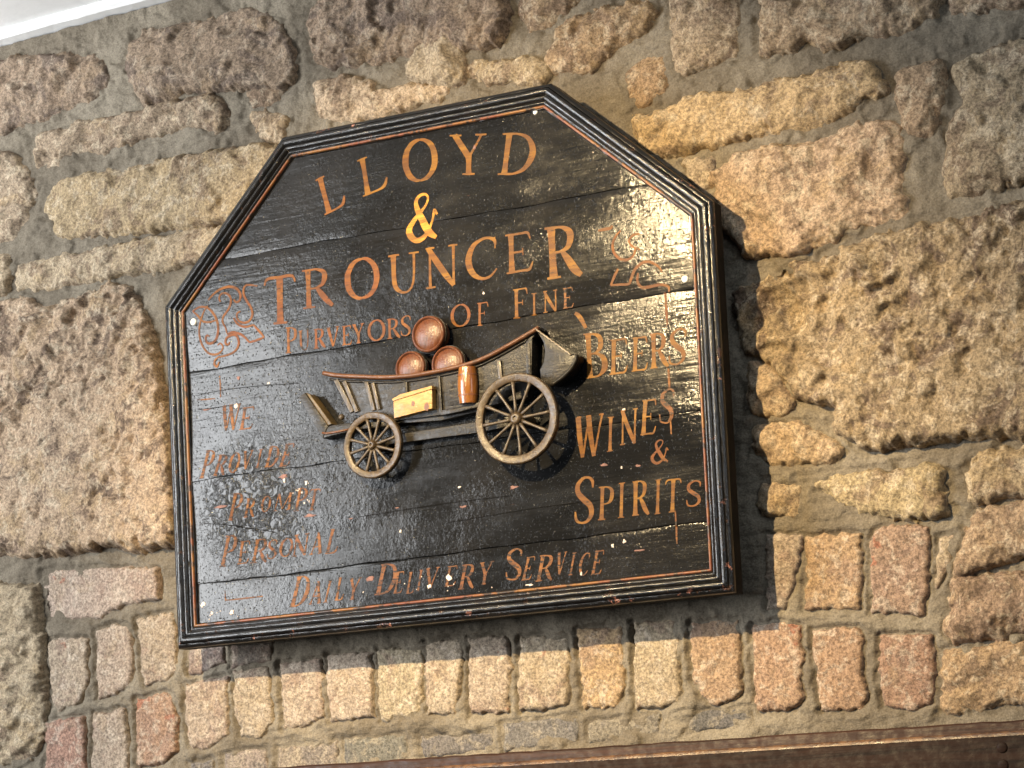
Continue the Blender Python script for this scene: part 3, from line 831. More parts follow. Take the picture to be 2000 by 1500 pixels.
for i in range(6):
    L = np.linalg.norm(OUT[(i + 1) % 6] - OUT[i])
    o = link('frame_rail', sweep(i, PROF, int(L / 0.006), 0.00020, 60 + i), [M['frame'], M['side']], sign)
    link('bead', sweep(i, BEAD, int(L / 0.006), 0.00022, 80 + i), M['bead'], o)

# ------------------------------------------------------------------ lettering: brush strokes, thick and thin, in a unit box
K, T = 0.150, 0.050                          # thick and thin stroke widths as a share of the letter height
def arc(cx, cy, rx, ry, a0, a1, w0, w1, n=9, wm=None):
    out = []
    for k in range(n):
        u = k / (n - 1)
        a = math.radians(a0 + (a1 - a0) * u)
        w = w0 + (w1 - w0) * u
        if wm is not None: w += (wm - (w0 + w1) / 2) * math.sin(math.pi * u)
        out.append((cx + rx * math.cos(a), cy + ry * math.sin(a), w))
    return out
def stem(x0, y0, x1, y1, w=K): return [(x0, y0, w * 1.12), (x0 * .7 + x1 * .3, y0 * .7 + y1 * .3, w * .9), (x0 * .3 + x1 * .7, y0 * .3 + y1 * .7, w * .9), (x1, y1, w * 1.12)]
def ser(x0, x1, y, w=T): return [(x0, y, w * .8), ((x0 + x1) / 2, y, w), (x1, y, w * .8)]
GL = {
 'L': [stem(.22, .02, .22, .98), ser(.03, .40, .97), ser(.03, .5, .03), [(.22, .03, T), (.65, .035, T * 1.2), (.86, .09, T * 1.7), (.97, .26, T)]],
 'O': [arc(.5, .5, .41, .46, 90, 270, T, T, 13, K * 1.05), arc(.5, .5, .41, .46, 90, -90, T, T, 13, K)],
 'Y': [[(.14, .97, K * 1.0), (.33, .70, K * .95), (.51, .44, K)], [(.86, .97, T * 1.3), (.70, .70, T * 1.2), (.53, .45, T * 1.4)], stem(.51, .02, .51, .46), ser(.0, .32, .97), ser(.70, 1.0, .97), ser(.34, .68, .03)],
 'D': [stem(.2, .02, .2, .98), ser(.02, .4, .97), ser(.02, .4, .03), [(.2, .965, T), (.45, .96, T), (.72, .86, K * .7), (.88, .62, K), (.88, .38, K), (.72, .14, K * .7), (.45, .035, T), (.2, .035, T)]],
 'T': [stem(.5, .02, .5, .97), ser(.28, .72, .03), [(.01, .82, T * .7), (.06, .92, T * 1.1), (.2, .955, T * 1.2), (.5, .955, T * 1.2), (.8, .955, T * 1.2), (.94, .92, T * 1.1), (.99, .82, T * .7)]],
 'R': [stem(.18, .02, .18, .98), ser(.0, .36, .97), ser(.0, .38, .03), [(.18, .965, T), (.45, .96, T), (.66, .88, K * .8), (.70, .74, K * .95), (.62, .58, K * .7), (.42, .50, T), (.18, .50, T)], [(.45, .5, T * 1.6), (.60, .33, K * .95), (.76, .14, K * 1.0), (.93, .01, T * 1.8)]],
 'U': [[(.18, .98, K * 1.05), (.18, .70, K * .9), (.185, .38, K * .9), (.24, .16, K * .8), (.42, .03, T * 1.3), (.62, .05, T), (.76, .2, T * 1.1), (.81, .45, T * 1.3), (.82, .98, T * 1.5)], ser(.01, .36, .97), ser(.66, .98, .97)],
 'N': [stem(.14, .02, .14, .95, T * 1.4), [(.08, .96, K * .8), (.34, .63, K), (.62, .30, K), (.87, .02, K * .7)], stem(.87, .03, .87, .98, T * 1.4), ser(.0, .28, .97), ser(.0, .30, .03), ser(.72, 1.0, .97)],
 'C': [[(.93, .78, T), (.90, .90, T * 1.8), (.72, .965, T * 1.2), (.5, .95, T * 1.4), (.24, .80, K * .85), (.11, .5, K * 1.05), (.22, .2, K * .9), (.48, .04, T * 1.5), (.74, .06, T * 1.2), (.97, .22, T * .8)], [(.92, .97, T * .6), (.92, .70, T * .6)]],
 'E': [stem(.2, .02, .2, .98), ser(.0, .3, .97), ser(.0, .3, .03), [(.2, .965, T), (.6, .965, T * 1.1), (.82, .955, T * 1.3), (.9, .80, T * .7)], [(.2, .51, T), (.6, .51, T)], [(.62, .60, T * .6), (.63, .42, T * .6)], [(.2, .035, T), (.6, .035, T * 1.1), (.84, .05, T * 1.4), (.97, .22, T * .7)]],
 'F': [stem(.22, .02, .22, .98), ser(.0, .34, .97), ser(.0, .46, .03), [(.22, .965, T), (.65, .965, T * 1.1), (.88, .95, T * 1.3), (.96, .78, T * .7)], [(.22, .52, T), (.62, .52, T)], [(.64, .61, T * .6), (.65, .43, T * .6)]],
 'I': [stem(.5, .02, .5, .98), ser(.15, .85, .97), ser(.15, .85, .03)],
 'P': [stem(.22, .02, .22, .98), ser(.0, .42, .97), ser(.0, .46, .03), [(.22, .965, T), (.5, .96, T), (.78, .87, K * .8), (.83, .71, K), (.74, .55, K * .75), (.5, .47, T), (.22, .47, T)]],
 'V': [[(.12, .97, K), (.30, .52, K), (.50, .03, K * .75)], [(.88, .97, T * 1.3), (.71, .52, T * 1.2), (.52, .04, T * 1.4)], ser(.0, .30, .97), ser(.72, 1.0, .97)],
 'S': [[(.86, .74, T * .8), (.84, .88, T * 1.6), (.66, .965, T * 1.2), (.42, .95, T * 1.4), (.20, .83, K * .8), (.22, .66, K), (.48, .51, K * 1.1), (.76, .37, K * 1.05), (.82, .18, K * .8), (.62, .045, T * 1.4), (.36, .035, T * 1.1), (.16, .10, T * 1.5), (.10, .28, T * .8)]],
 'B': [stem(.2, .02, .2, .98), ser(.0, .34, .97), ser(.0, .34, .03), [(.2, .965, T), (.5, .95, T * 1.2), (.74, .85, K * .8), (.74, .66, K * .8), (.5, .54, T), (.2, .53, T)], [(.4, .54, T), (.66, .50, T * 1.6), (.88, .38, K), (.88, .18, K), (.6, .045, T), (.2, .035, T)]],
 'W': [[(.06, .97, K * .9), (.16, .5, K * .9), (.28, .03, K * .6)], [(.47, .92, T), (.38, .5, T), (.29, .04, T)], [(.44, .97, K * .9), (.56, .5, K * .9), (.69, .03, K * .6)], [(.94, .97, T), (.82, .5, T), (.70, .04, T)], ser(.0, .18, .97), ser(.36, .54, .97), ser(.84, 1.0, .97)],
 'A': [[(.5, .98, T), (.32, .5, T * 1.1), (.12, .03, T * 1.2)], [(.48, .98, K * .7), (.66, .5, K), (.84, .03, K)], [(.24, .34, T), (.70, .34, T)], ser(.0, .26, .03), ser(.68, 1.0, .03)],
 'M': [[(.14, .97, T), (.12, .5, T), (.08, .03, T)], [(.16, .97, K * .9), (.34, .5, K * .85), (.50, .10, K * .6)], [(.84, .97, T), (.68, .5, T), (.51, .1, T)], [(.84, .97, K), (.88, .5, K), (.91, .03, K)], ser(.0, .2, .03), ser(.76, 1.0, .03)],
 '&': [[(.98, .52, T), (.88, .62, T * 1.2), (.84, .45, T * 1.1), (.74, .22, T * 1.3), (.55, .06, K * .7), (.32, .02, K * .75), (.12, .13, K), (.07, .28, K * .9), (.2, .44, K * .7), (.38, .57, T * 1.6), (.58, .74, T), (.66, .88, T), (.58, .98, T), (.40, .97, T * 1.4), (.27, .86, K * .6), (.30, .70, K * .8), (.48, .46, K * 1.1), (.72, .18, K * 1.05), (.98, .03, T * 1.6)]],
}
ZOFF = 0.00035
def ribbon(bm, pts, zadd, per=6):
    """pts: (s, t, half width)"""
    if len(pts) > 2:
        pts = catmull(pts, per)
    else:
        pts = [np.array(pts[0]) * (1 - k / 4) + np.array(pts[1]) * k / 4 for k in range(5)]
    pv = None
    for k, p in enumerate(pts):
        a, b = pts[max(k - 1, 0)], pts[min(k + 1, len(pts) - 1)]
        d = np.array([b[0] - a[0], b[1] - a[1]])
        L = np.linalg.norm(d)
        if L < 1e-9: continue
        d /= L
        nr = np.array([-d[1], d[0]]) * abs(p[2])
        cur = []
        for sg in (1, -1):
            s, t_ = p[0] + sg * nr[0], p[1] + sg * nr[1]
            cur.append(bm.verts.new(wpt(s, t_, hboard(s, t_) + ZOFF + zadd)))
        if pv: bm.faces.new((pv[0], pv[1], cur[1], cur[0]))
        pv = cur
LSEED = random.Random(11)
def letter(ch, bl, br, up, mat):
    """bl, br pixel of the baseline ends; up pixel vector"""
    P0 = np.array(unp(*bl, PN)); P1 = np.array(unp(*br, PN)); P2 = np.array(unp(bl[0] + up[0], bl[1] + up[1], PN))
    e1, e2 = P1 - P0, P2 - P0
    Hh = np.linalg.norm(e2)
    wid = np.linalg.norm(e1)
    ws = min(1.0, 0.45 + 0.75 * wid / Hh)       # narrow letters carry thinner strokes
    bm = bmesh.new()
    for k, st in enumerate(GL[ch]):
        q = []
        for (x, y, w) in st:
            p = P0 + e1 * (x + LSEED.uniform(-.006, .006)) + e2 * (y + LSEED.uniform(-.006, .006))
            q.append((p[0], p[1], w * Hh * 0.5 * ws * LSEED.uniform(.93, 1.07)))
        ribbon(bm, q, 0.00003 * k)
    for f in bm.faces:
        f.normal_update()
        if f.normal.y > 0: f.normal_flip()
    me = bpy.data.meshes.new('letter'); bm.to_mesh(me); bm.free()
    return link('letter', me, M[mat], sign)
def word(org, sc, items, mat):
    for it in items:
        ch, bx, by, w, dy, ux, uy = it[:7]
        m = it[7] if len(it) > 7 else mat
        letter(ch, (org[0] + bx / sc, org[1] + by / sc), (org[0] + (bx + w) / sc, org[1] + (by + dy) / sc), (ux / sc, uy / sc), m)
A_, C_, D_, E_, F_, G_, H_ = ((560, 200), 3.3333), ((320, 520), 3.75), ((560, 590), 3.3333), ((320, 860), 3.572), ((1080, 400), 3.75), ((1080, 740), 3.41), ((760, 860), 3.75)
word(*A_, [('L', 245, 740, 150, -75, -62, -235, 'letter_red'), ('L', 492, 620, 175, -72, -40, -242), ('O', 752, 535, 236, -30, -2, -288), ('Y', 1062, 478, 240, -8, 0, -268), ('D', 1366, 476, 240, -8, 38, -278)], 'letter')
word(*A_, [('&', 785, 915, 195, -25, 8, -308)], 'letter_gold')
word(*C_, [('T', 742, 442, 230, -28, -4, -362, 'letter_red')], 'letter')
word(*A_, [('R', 112, 1350, 206, -28, -8, -258, 'letter_red'), ('O', 380, 1300, 232, -26, -2, -278, 'letter_red'), ('U', 668, 1258, 208, -28, -6, -262), ('N', 910, 1220, 208, -28, -2, -272),
           ('C', 1166, 1172, 215, -28, -5, -276), ('E', 1436, 1122, 178, -28, -10, -260), ('R', 1700, 1158, 238, -32, -20, -342)], 'letter')
word(*D_, [('P', -5, 338, 78, -10, 0, -172), ('U', 82, 318, 72, -9, -3, -132, 'letter_worn'), ('R', 178, 307, 80, -12, 0, -130), ('V', 262, 297, 82, -12, 0, -130), ('E', 362, 285, 64, -9, 0, -128),
           ('Y', 428, 274, 78, -10, 0, -128), ('O', 526, 262, 118, -14, 0, -142), ('R', 655, 243, 88, -12, -2, -132), ('S', 736, 226, 76, -10, 4, -134)], 'letter_red')
word(*D_, [('O', 1066, 170, 134, -16, 0, -150), ('F', 1240, 158, 74, -10, 2, -152)], 'letter_red')
word(*A_, [('F', 1476, 1412, 96, -12, 0, -196), ('I', 1588, 1392, 48, -6, 0, -148), ('N', 1672, 1372, 92, -12, 0, -142), ('E', 1800, 1345, 70, -10, 0, -135, 'letter_worn')], 'letter')
word(*F_, [('B', 240, 1278, 158, -20, -18, -338), ('E', 412, 1250, 135, -16, 6, -264), ('E', 576, 1226, 118, -14, 4, -256), ('R', 712, 1204, 142, -18, -4, -262), ('S', 832, 1186, 146, -18, 14, -276)], 'letter')
word(*G_, [('W', 148, 540, 182, -24, 12, -288), ('I', 352, 492, 58, -8, 8, -238), ('N', 448, 446, 112, -14, 8, -240), ('E', 584, 380, 104, -12, 14, -240), ('S', 700, 306, 110, -12, 14, -236, 'letter_worn'), ('&', 652, 568, 116, -12, 6, -156, 'letter_red')], 'letter')
word(*G_, [('S', 132, 975, 150, -18, 6, -318), ('P', 300, 945, 108, -12, 6, -228), ('I', 424, 934, 60, -8, 6, -242), ('R', 528, 918, 118, -14, 2, -238), ('I', 668, 908, 56, -8, 6, -238), ('T', 742, 898, 106, -12, 8, -232), ('S', 878, 858, 116, -14, 4, -176, 'letter_red')], 'letter')
word(*C_, [('W', 418, 1216, 128, -16, 14, -198), ('E', 548, 1202, 98, -12, 26, -168)], 'letter_worn')
word(*E_, [('P', 252, 272, 74, -8, 46, -204), ('R', 348, 252, 82, -10, 40, -150), ('O', 448, 234, 72, -9, 26, -146), ('V', 540, 210, 66, -8, 22, -136), ('I', 634, 198, 44, -5, 26, -136), ('D', 704, 194, 86, -10, 32, -152), ('E', 806, 188, 70, -8, 46, -164)], 'letter_worn')
word(*E_, [('P', 446, 564, 80, -8, 42, -196), ('R', 556, 542, 76, -8, 26, -136), ('O', 672, 506, 66, -8, 20, -116), ('M', 764, 496, 118, -12, 26, -126), ('P', 906, 498, 80, -8, 32, -164), ('T', 992, 494, 76, -8, 32, -154)], 'letter_worn')
word(*E_, [('P', 386, 888, 96, -10, 46, -224), ('E', 512, 868, 76, -9, 22, -164), ('R', 602, 860, 118, -12, 32, -168), ('S', 712, 832, 76, -9, 12, -136), ('O', 796, 820, 94, -10, 22, -136), ('N', 892, 814, 104, -12, 22, -156), ('A', 1016, 800, 88, -10, 22, -156), ('L', 1120, 796, 86, -10, 42, -176)], 'letter_worn')
word(*E_, [('D', 872, 1168, 116, -14, 50, -220), ('A', 1012, 1148, 84, -10, 24, -164), ('I', 1104, 1138, 44, -5, 36, -166), ('L', 1190, 1122, 58, -7, 28, -166), ('Y', 1268, 1120, 86, -10, 28, -158), ('D', 1466, 1084, 136, -16, 46, -220)], 'letter_worn')
word(*H_, [('E', 30, 1126, 64, -8, 24, -164), ('L', 122, 1128, 56, -7, 26, -164), ('I', 190, 1112, 40, -5, 26, -164), ('V', 250, 1092, 100, -12, 22, -156), ('E', 404, 1074, 80, -10, 26, -152), ('R', 506, 1096, 116, -14, 30, -186), ('Y', 640, 1064, 102, -12, 26, -170)], 'letter_worn')
word(*H_, [('S', 842, 1034, 134, -16, 12, -236), ('E', 968, 1030, 70, -9, 40, -176), ('R', 1072, 1038, 126, -14, 32, -196), ('V', 1212, 996, 66, -8, 24, -176), ('I', 1306, 992, 42, -5, 30, -170), ('C', 1382, 996, 70, -8, 24, -170), ('E', 1476, 990, 76, -9, 32, -182)], 'letter_worn')

# painted scrolls and fine border lines
def scroll(org, sc, strokes, mat, name='painted_scroll'):
    for k, st_ in enumerate(strokes):
        scroll_stroke(org, sc, k, st_, mat, name)
def scroll_stroke(org, sc, k, st_, mat, name):
    bm = bmesh.new()
    for w, pts in (st_,):
        q = []
        n = len(pts)
        for j, (x, y) in enumerate(pts):
            s, t_ = unp(org[0] + x / sc, org[1] + y / sc, PN)
            q.append((s, t_, w * 0.0005 * (0.6 + 0.5 * math.sin(math.pi * (j + .4) / (n - .2)))))
        ribbon(bm, q, 0.00003 * k)
    for f in bm.faces:
        f.normal_update()
        if f.normal.y > 0: f.normal_flip()
    me = bpy.data.meshes.new(name); bm.to_mesh(me); bm.free()
    return link(name, me, M[mat], sign)
LEFT = [
 (2.6, [(215, 330), (270, 300), (330, 310), (375, 360), (398, 420), (400, 480), (385, 535), (350, 565), (320, 560), (308, 530), (318, 508), (338, 515)]),
 (2.0, [(215, 330), (250, 360), (290, 405), (340, 410), (390, 395)]),
 (2.0, [(325, 290), (295, 340), (275, 400), (262, 470), (270, 540), (295, 600), (335, 640), (385, 645), (420, 625), (435, 590), (415, 565), (395, 580)]),
 (2.6, [(330, 250), (370, 205), (420, 170), (480, 152), (535, 165), (565, 205), (560, 250), (535, 265), (515, 245)]),
 (2.2, [(420, 262), (410, 235), (425, 205), (460, 200), (490, 225), (495, 270), (475, 320), (440, 370), (435, 410), (455, 450), (465, 490)]),
 (2.4, [(690, 145), (650, 140), (610, 140), (590, 165), (590, 210), (615, 260), (645, 310), (652, 360), (625, 405), (580, 415), (545, 390), (540, 350), (565, 330)]),
 (2.2, [(515, 380), (545, 425), (600, 445), (660, 430)]),
 (2.2, [(660, 430), (700, 475), (738, 520)]),
 (2.2, [(738, 520), (690, 540), (630, 558)]),
 (2.4, [(630, 558), (595, 520), (555, 495), (505, 485), (465, 500)]),
 (2.4, [(400, 665), (450, 655), (505, 635), (540, 600), (552, 555), (535, 510), (500, 505), (460, 530), (455, 565), (475, 575), (485, 555)]),
 (2.2, [(400, 665), (375, 690), (372, 720), (390, 735), (405, 700)]),
]
scroll(*C_, [(w_ * 1.35, p_) for w_, p_ in LEFT], 'letter_red')
RIGHT = [
 (3.0, [(335, 190), (380, 182), (425, 172), (440, 155)]),
 (2.6, [(500, 190), (465, 230), (440, 290), (450, 350), (490, 395), (545, 405), (590, 375), (610, 320)]),
 (2.6, [(480, 470), (450, 530), (425, 590)]),
 (2.8, [(425, 590), (490, 585), (555, 580), (575, 540), (600, 480), (650, 430), (710, 420), (770, 450), (800, 490)]),
 (2.8, [(625, 500), (620, 560), (650, 605), (710, 600), (790, 585), (845, 600), (850, 640)]),
 (2.2, [(640, 330), (590, 310), (560, 270), (590, 225), (640, 215)]),
 (2.2, [(820, 640), (825, 720), (830, 800), (835, 880)]),
 (2.2, [(845, 1200), (850, 1270), (855, 1340)]),
]
scroll(*F_, [(w_ * 1.25, p_) for w_, p_ in RIGHT], 'letter_red')
scroll(*F_, [(5.5, [(160, 792), (185, 810), (210, 845), (240, 902)])], 'letter', 'painted_flourish')
scroll(*G_, [(2.0, [(785, 270), (788, 320), (790, 370)]), (2.2, [(815, 880), (820, 960), (822, 1040), (826, 1100)])], 'letter_worn', 'painted_line')
scroll(*C_, [(2.0, [(405, 800), (410, 870), (412, 960)]), (1.8, [(240, 978), (300, 975), (370, 968)])], 'letter_worn', 'painted_line')
scroll(*E_, [(1.6, [(425, 1050), (428, 1110), (432, 1118)]), (1.8, [(432, 1115), (540, 1105), (690, 1088)])], 'letter_worn', 'painted_line')

t = NT('crack_shadow')
M['crack'] = t.out((0.004, 0.0035, 0.003), 0.9, None, 0.05)
for st_ in ([(1312, 622), (1335, 615), (1364, 611)], [(1180, 640), (1230, 628), (1290, 618)], [(398, 1022), (450, 1026), (540, 1040)], [(388, 770), (470, 757), (585, 748)], [(1330, 812), (1352, 806), (1374, 801)],
            [(700, 1010), (860, 985), (1000, 968)], [(880, 1020), (1050, 992), (1240, 968)], [(386, 800), (420, 796), (470, 788)]):
    scroll_stroke((0, 0), 1.0, 0, (0.9, st_), 'crack', 'crack')

# screws and flakes of lost paint, with one painted glint among the white ones
for x, y, r in ((379, 629, 0.0050), (1046, 219, 0.0034), (1338, 545, 0.0046)):
    s, t_ = unp(x, y, PN)
    o = link('screw', bm_mesh('screw', lathe([(r, -0.001), (r, 0.0006), (r * .8, 0.0016), (r * .35, 0.0021), (r * .28, 0.0012), (0, 0.0011)], 18), True), M['screw'], sign)
    o.location = wpt(s, t_, hboard(s, t_))
def flakes(spots, mat, name):
    bm = bmesh.new()
    r_ = random.Random(len(spots))
    for x, y, wx, wy in spots:
        s, t_ = unp(x, y, PN)
        h = hboard(s, t_)
        n = 11
        px = W / 1250
        ring = []
        for k in range(n):
            a = 2 * math.pi * k / n
            q = r_.uniform(.45, 1.15)
            ss, tt = s + wx * px * .5 * q * math.cos(a), t_ + wy * px * .5 * q * math.sin(a) + 0.12 * wx * px * .5 * q * math.cos(a) * 0
            ring.append((ss, tt))
        lo = [bm.verts.new(wpt(a, b, h - 0.0003)) for a, b in ring]
        hi = [bm.verts.new(wpt(s + (a - s) * .86, t_ + (b - t_) * .86, h + 0.0007)) for a, b in ring]
        bm.faces.new(hi)
        for k in range(n):
            bm.faces.new((lo[k], lo[(k + 1) % n], hi[(k + 1) % n], hi[k]))
    o = link(name, bm_mesh(name, bm), M[mat], sign)
    o['kind'] = 'stuff'
    return o
rs = random.Random(21)
wh = [(877, 1128, 17, 15), (838, 1145, 12, 11), (1196, 1066, 7, 9), (1219, 1057, 8, 11), (1135, 1120, 6, 10), (396, 1180, 13, 16), (453, 1196, 12, 11), (945, 573, 6, 7), (897, 952, 12, 5), (414, 1197, 8, 10),  # the small fleck above the wagon is a glint painted in white
      (460, 793, 9, 14), (524, 748, 7, 5), (1219, 800, 8, 5), (1035, 1142, 20, 5), (1214, 913, 5, 7), (599, 943, 9, 12), (556, 938, 6, 14), (782, 1037, 6, 7)]
wh += [(rs.gauss(590, 14), rs.gauss(958, 14), rs.uniform(1.5, 5), rs.uniform(2, 6)) for _ in range(9)]
wh += [(rs.uniform(395, 470), rs.gauss(1200, 5), rs.uniform(1.5, 4), rs.uniform(2, 4)) for _ in range(6)]
wh += [(rs.gauss(860, 60), rs.gauss(1140, 10), rs.uniform(1.5, 4), rs.uniform(2, 4)) for _ in range(8)]
flakes(wh, 'chip', 'paint_flake')
pk = [(927, 288, 10, 11), (605, 1007, 34, 9), (555, 930, 26, 14), (1003, 952, 24, 9), (904, 990, 24, 7), (723, 1131, 28, 14), (402, 800, 26, 4), (685, 1013, 12, 5), (1245, 910, 14, 7), (1180, 908, 22, 6), (465, 738, 10, 10), (430, 990, 40, 10), (775, 992, 14, 4), (1250, 1075, 30, 5)]
flakes(pk, 'chip_pink', 'bare_wood_patch')

# ------------------------------------------------------------------ the model dray wagon on the sign
def cx(x): return 560 + x / 3.3333
def cy(y): return 590 + y / 3.3333
def P(x, y, n): return np.array(unp(cx(x), cy(y), n))
wagon = empty('model_wagon')
tag(wagon, 'carved wooden model dray wagon with two spoked wheels mounted on the black sign', 'model wagon')
B0 = PN + 0.001
def slab(name, pts, n0, n1, mat, bevel=0.0008, parent=None):
    return poly_prism(name, [P(x, y, n1) for x, y in pts], n0, n1, M[mat], parent or wagon, bevel, True)
def tube(name, pts3, r, mat, seg=8, parent=None, flat=1.0):
    bm = bmesh.new()
    pts3 = [Vector(p) for p in pts3]
    rings = []
    for k, p in enumerate(pts3):
        d = (pts3[min(k + 1, len(pts3) - 1)] - pts3[max(k - 1, 0)]).normalized()
        yv = Vector((0, -1, 0))
        side = d.cross(yv).normalized()
        upv = side.cross(d).normalized()
        rr = r[k] if isinstance(r, (list, tuple)) else r
        rings.append([bm.verts.new(p + side * rr * math.cos(2 * math.pi * q / seg) + upv * rr * flat * math.sin(2 * math.pi * q / seg)) for q in range(seg)])
    for a, b in zip(rings, rings[1:]):
        for q in range(seg):
            bm.faces.new((a[q], a[(q + 1) % seg], b[(q + 1) % seg], b[q]))
    bm.faces.new(rings[0]); bm.faces.new(rings[-1])
    return link(name, bm_mesh(name, bm, True), M[mat], parent or wagon)
RAILC = [(240, 462), (330, 478), (500, 487), (650, 490), (800, 480), (930, 460), (1100, 425), (1240, 385), (1350, 335), (1450, 280), (1550, 222), (1640, 168)]
rc = [tuple(p) for p in catmull(RAILC, 4)]
nP = 0.006
slab('side_panel', [p for p in rc if 330 <= p[0] <= 1592] + [(1592, 460), (1565, 620), (1250, 690), (1000, 735), (700, 772), (460, 738), (400, 620), (335, 500)], B0, nP, 'panel')
pts = [unp(cx(x), cy(y), 0.0105) for x, y in rc]
tube('top_rail', [wpt(p[0], p[1], 0.0095) for p in pts], 0.0032, 'rail', 10, None, 1.5)
pts = [unp(cx(x), cy(y + 32), 0.0080) for x, y in rc[2:-3]]
tube('lower_moulding', [wpt(p[0], p[1], 0.0070) for p in pts], 0.0017, 'panel', 8)
for (a, b, w, m) in (((318, 505), (425, 715), 30, 'post'), ((372, 515), (455, 715), 26, 'post'), ((515, 520), (565, 705), 24, 'post'), ((558, 525), (598, 700), 22, 'post'), ((768, 520), (772, 600), 30, 'panel'),
                     ((985, 480), (1003, 730), 22, 'panel'), ((1378, 380), (1392, 500), 26, 'post'), ((1568, 265), (1575, 465), 26, 'panel')):
    d = np.array([b[0] - a[0], b[1] - a[1]], float); d /= np.linalg.norm(d)
    nn = np.array([-d[1], d[0]]) * w / 2
    slab('post', [(a[0] + nn[0], a[1] + nn[1]), (a[0] - nn[0], a[1] - nn[1]), (b[0] - nn[0], b[1] - nn[1]), (b[0] + nn[0], b[1] + nn[1])], nP - 0.001, nP + 0.0032, m, 0.0007)
# tail: slanted foot board with mustard inner edge, and sill
slab('tail_board', [(78, 618), (118, 590), (268, 808), (232, 885)], B0, 0.0095, 'panel')
slab('tail_edge', [(125, 592), (150, 600), (292, 792), (262, 806)], B0, 0.0075, 'mustard', 0.0004)
slab('sill', [(232, 886), (266, 812), (300, 800), (420, 786), (700, 775), (700, 800), (430, 836), (300, 868)], B0, 0.0085, 'panel')
tube('sill_edge', [wpt(*unp(cx(x), cy(y), .009), 0.009) for x, y in ((232, 852), (265, 855), (330, 845), (420, 826))], 0.0016, 'rail', 8)
slab('floor_beam', [(560, 740), (1000, 740), (1260, 650), (1300, 700), (1240, 715), (1000, 772), (560, 800)], B0, 0.0015, 'panel')
slab('axle_beam', [(640, 880), (770, 853), (1240, 778), (1500, 735), (1500, 800), (1240, 850), (780, 912), (640, 930)], B0, 0.0, 'panel')
slab('floor_ledge', [(1000, 705), (1120, 690), (1250, 650), (1260, 680), (1130, 712), (1000, 738)], nP - 0.001, 0.0105, 'panel')
o = link('knob', bm_mesh('knob', lathe([(0.0042, 0), (0.0042, 0.002), (0.003, 0.004), (0, 0.005)], 16), True), M['post'], wagon)
o.location = wpt(*P(352, 748, 0.006), 0.003)
# curved driver's front board
slab('front_board', [(1628, 190), (1690, 232), (1852, 346), (1886, 342), (1884, 372), (1856, 430), (1800, 486), (1722, 540), (1655, 520), (1648, 440), (1672, 392), (1682, 320), (1672, 262)], B0, 0.012, 'panel', 0.0012)
crv = [tuple(p) for p in catmull([(1888, 345), (1880, 385), (1848, 438), (1795, 490), (1722, 542)], 4)]
tube('front_rim', [wpt(*unp(cx(x), cy(y), 0.013), 0.012) for x, y in crv], 0.0028, 'panel', 8, None, 1.4)
slab('end_post', [(1556, 225), (1640, 160), (1650, 178), (1598, 232), (1594, 470), (1560, 480)], B0, 0.0080, 'panel')
pts = [P(1622 + (1852 - 1622) * k / 30, 176 + (345 - 176) * k / 30, 0.0135) for k in range(31)]
tube('guard_wire', [wpt(p[0] + 0.0005 * math.sin(k * 2.1), p[1] + 0.0005 * math.cos(k * 2.1), 0.0135) for k, p in enumerate(pts)], 0.0011, 'cord', 6)

def make_wheel(px, py, R, nf, rim_w, nsp, rot, axle_from):
    w = empty('wheel', wagon)
    s, t_ = unp(px, py, nf)
    th = 0.0075
    seg = 72
    bm = bmesh.new()
    pr = [(R - rim_w, -th), (R - rim_w, -0.001), (R - rim_w + 0.0012, 0.0), (R - 0.0014, 0.0), (R, -0.0014), (R, -th)]
    rg = []
    r_ = random.Random(int(R * 1e5))
    for k in range(seg):
        a = 2 * math.pi * k / seg
        jr = r_.uniform(-.00025, .00025)
        rg.append([bm.verts.new(wpt((r + jr) * math.cos(a), (r + jr) * math.sin(a), h)) for r, h in pr])
    for k in range(seg):
        a, b = rg[k], rg[(k + 1) % seg]
        for q in range(len(pr)):
            bm.faces.new((a[q], a[(q + 1) % len(pr)], b[(q + 1) % len(pr)], b[q]))
    rim = link('rim', smooth_by_angle(bm_mesh('rim', bm), 40), M['wheel'], w)
    hub = link('hub', smooth_by_angle(bm_mesh('hub', lathe([(R * .15, -th - axle_from), (R * .15, -0.004), (R * .145, -0.001), (R * .12, 0.002), (R * .085, 0.0032), (R * .05, 0.003), (R * .042, 0.001), (0, 0.0008)], 24)), 40), M['wheel'], w)
    sp_me = None
    for k in range(nsp):
        a = rot + 2 * math.pi * k / nsp
        if sp_me is None:
            bm = bmesh.new()
            L0, L1 = R * .12, R - rim_w + 0.0008
            rings = []
            for u in np.linspace(0, 1, 6):
                x = L0 + (L1 - L0) * u
                hw = 0.0023 * (1.15 - .35 * math.sin(math.pi * u))
                rings.append([bm.verts.new(wpt(x, hw * math.cos(q * math.pi / 4), -0.0034 + hw * 1.1 * math.sin(q * math.pi / 4))) for q in range(8)])
            for aa, bb in zip(rings, rings[1:]):
                for q in range(8):
                    bm.faces.new((aa[q], aa[(q + 1) % 8], bb[(q + 1) % 8], bb[q]))
            bm.faces.new(rings[0]); bm.faces.new(rings[-1])
            sp_me = bm_mesh('spoke', bm, True)
            sp_me.materials.append(M['spoke'])
        o = bpy.data.objects.new('spoke', sp_me); COL.objects.link(o); o.parent = w
        o.rotation_euler = (0, -a, 0)
    w.location = wpt(s, t_, nf)
    return w
make_wheel(1007, 817, 0.0575, 0.0285, 0.0104, 12, 0.06, 0.032)
make_wheel(726, 869, 0.0435, 0.0150, 0.0088, 12, 0.2, 0.018)

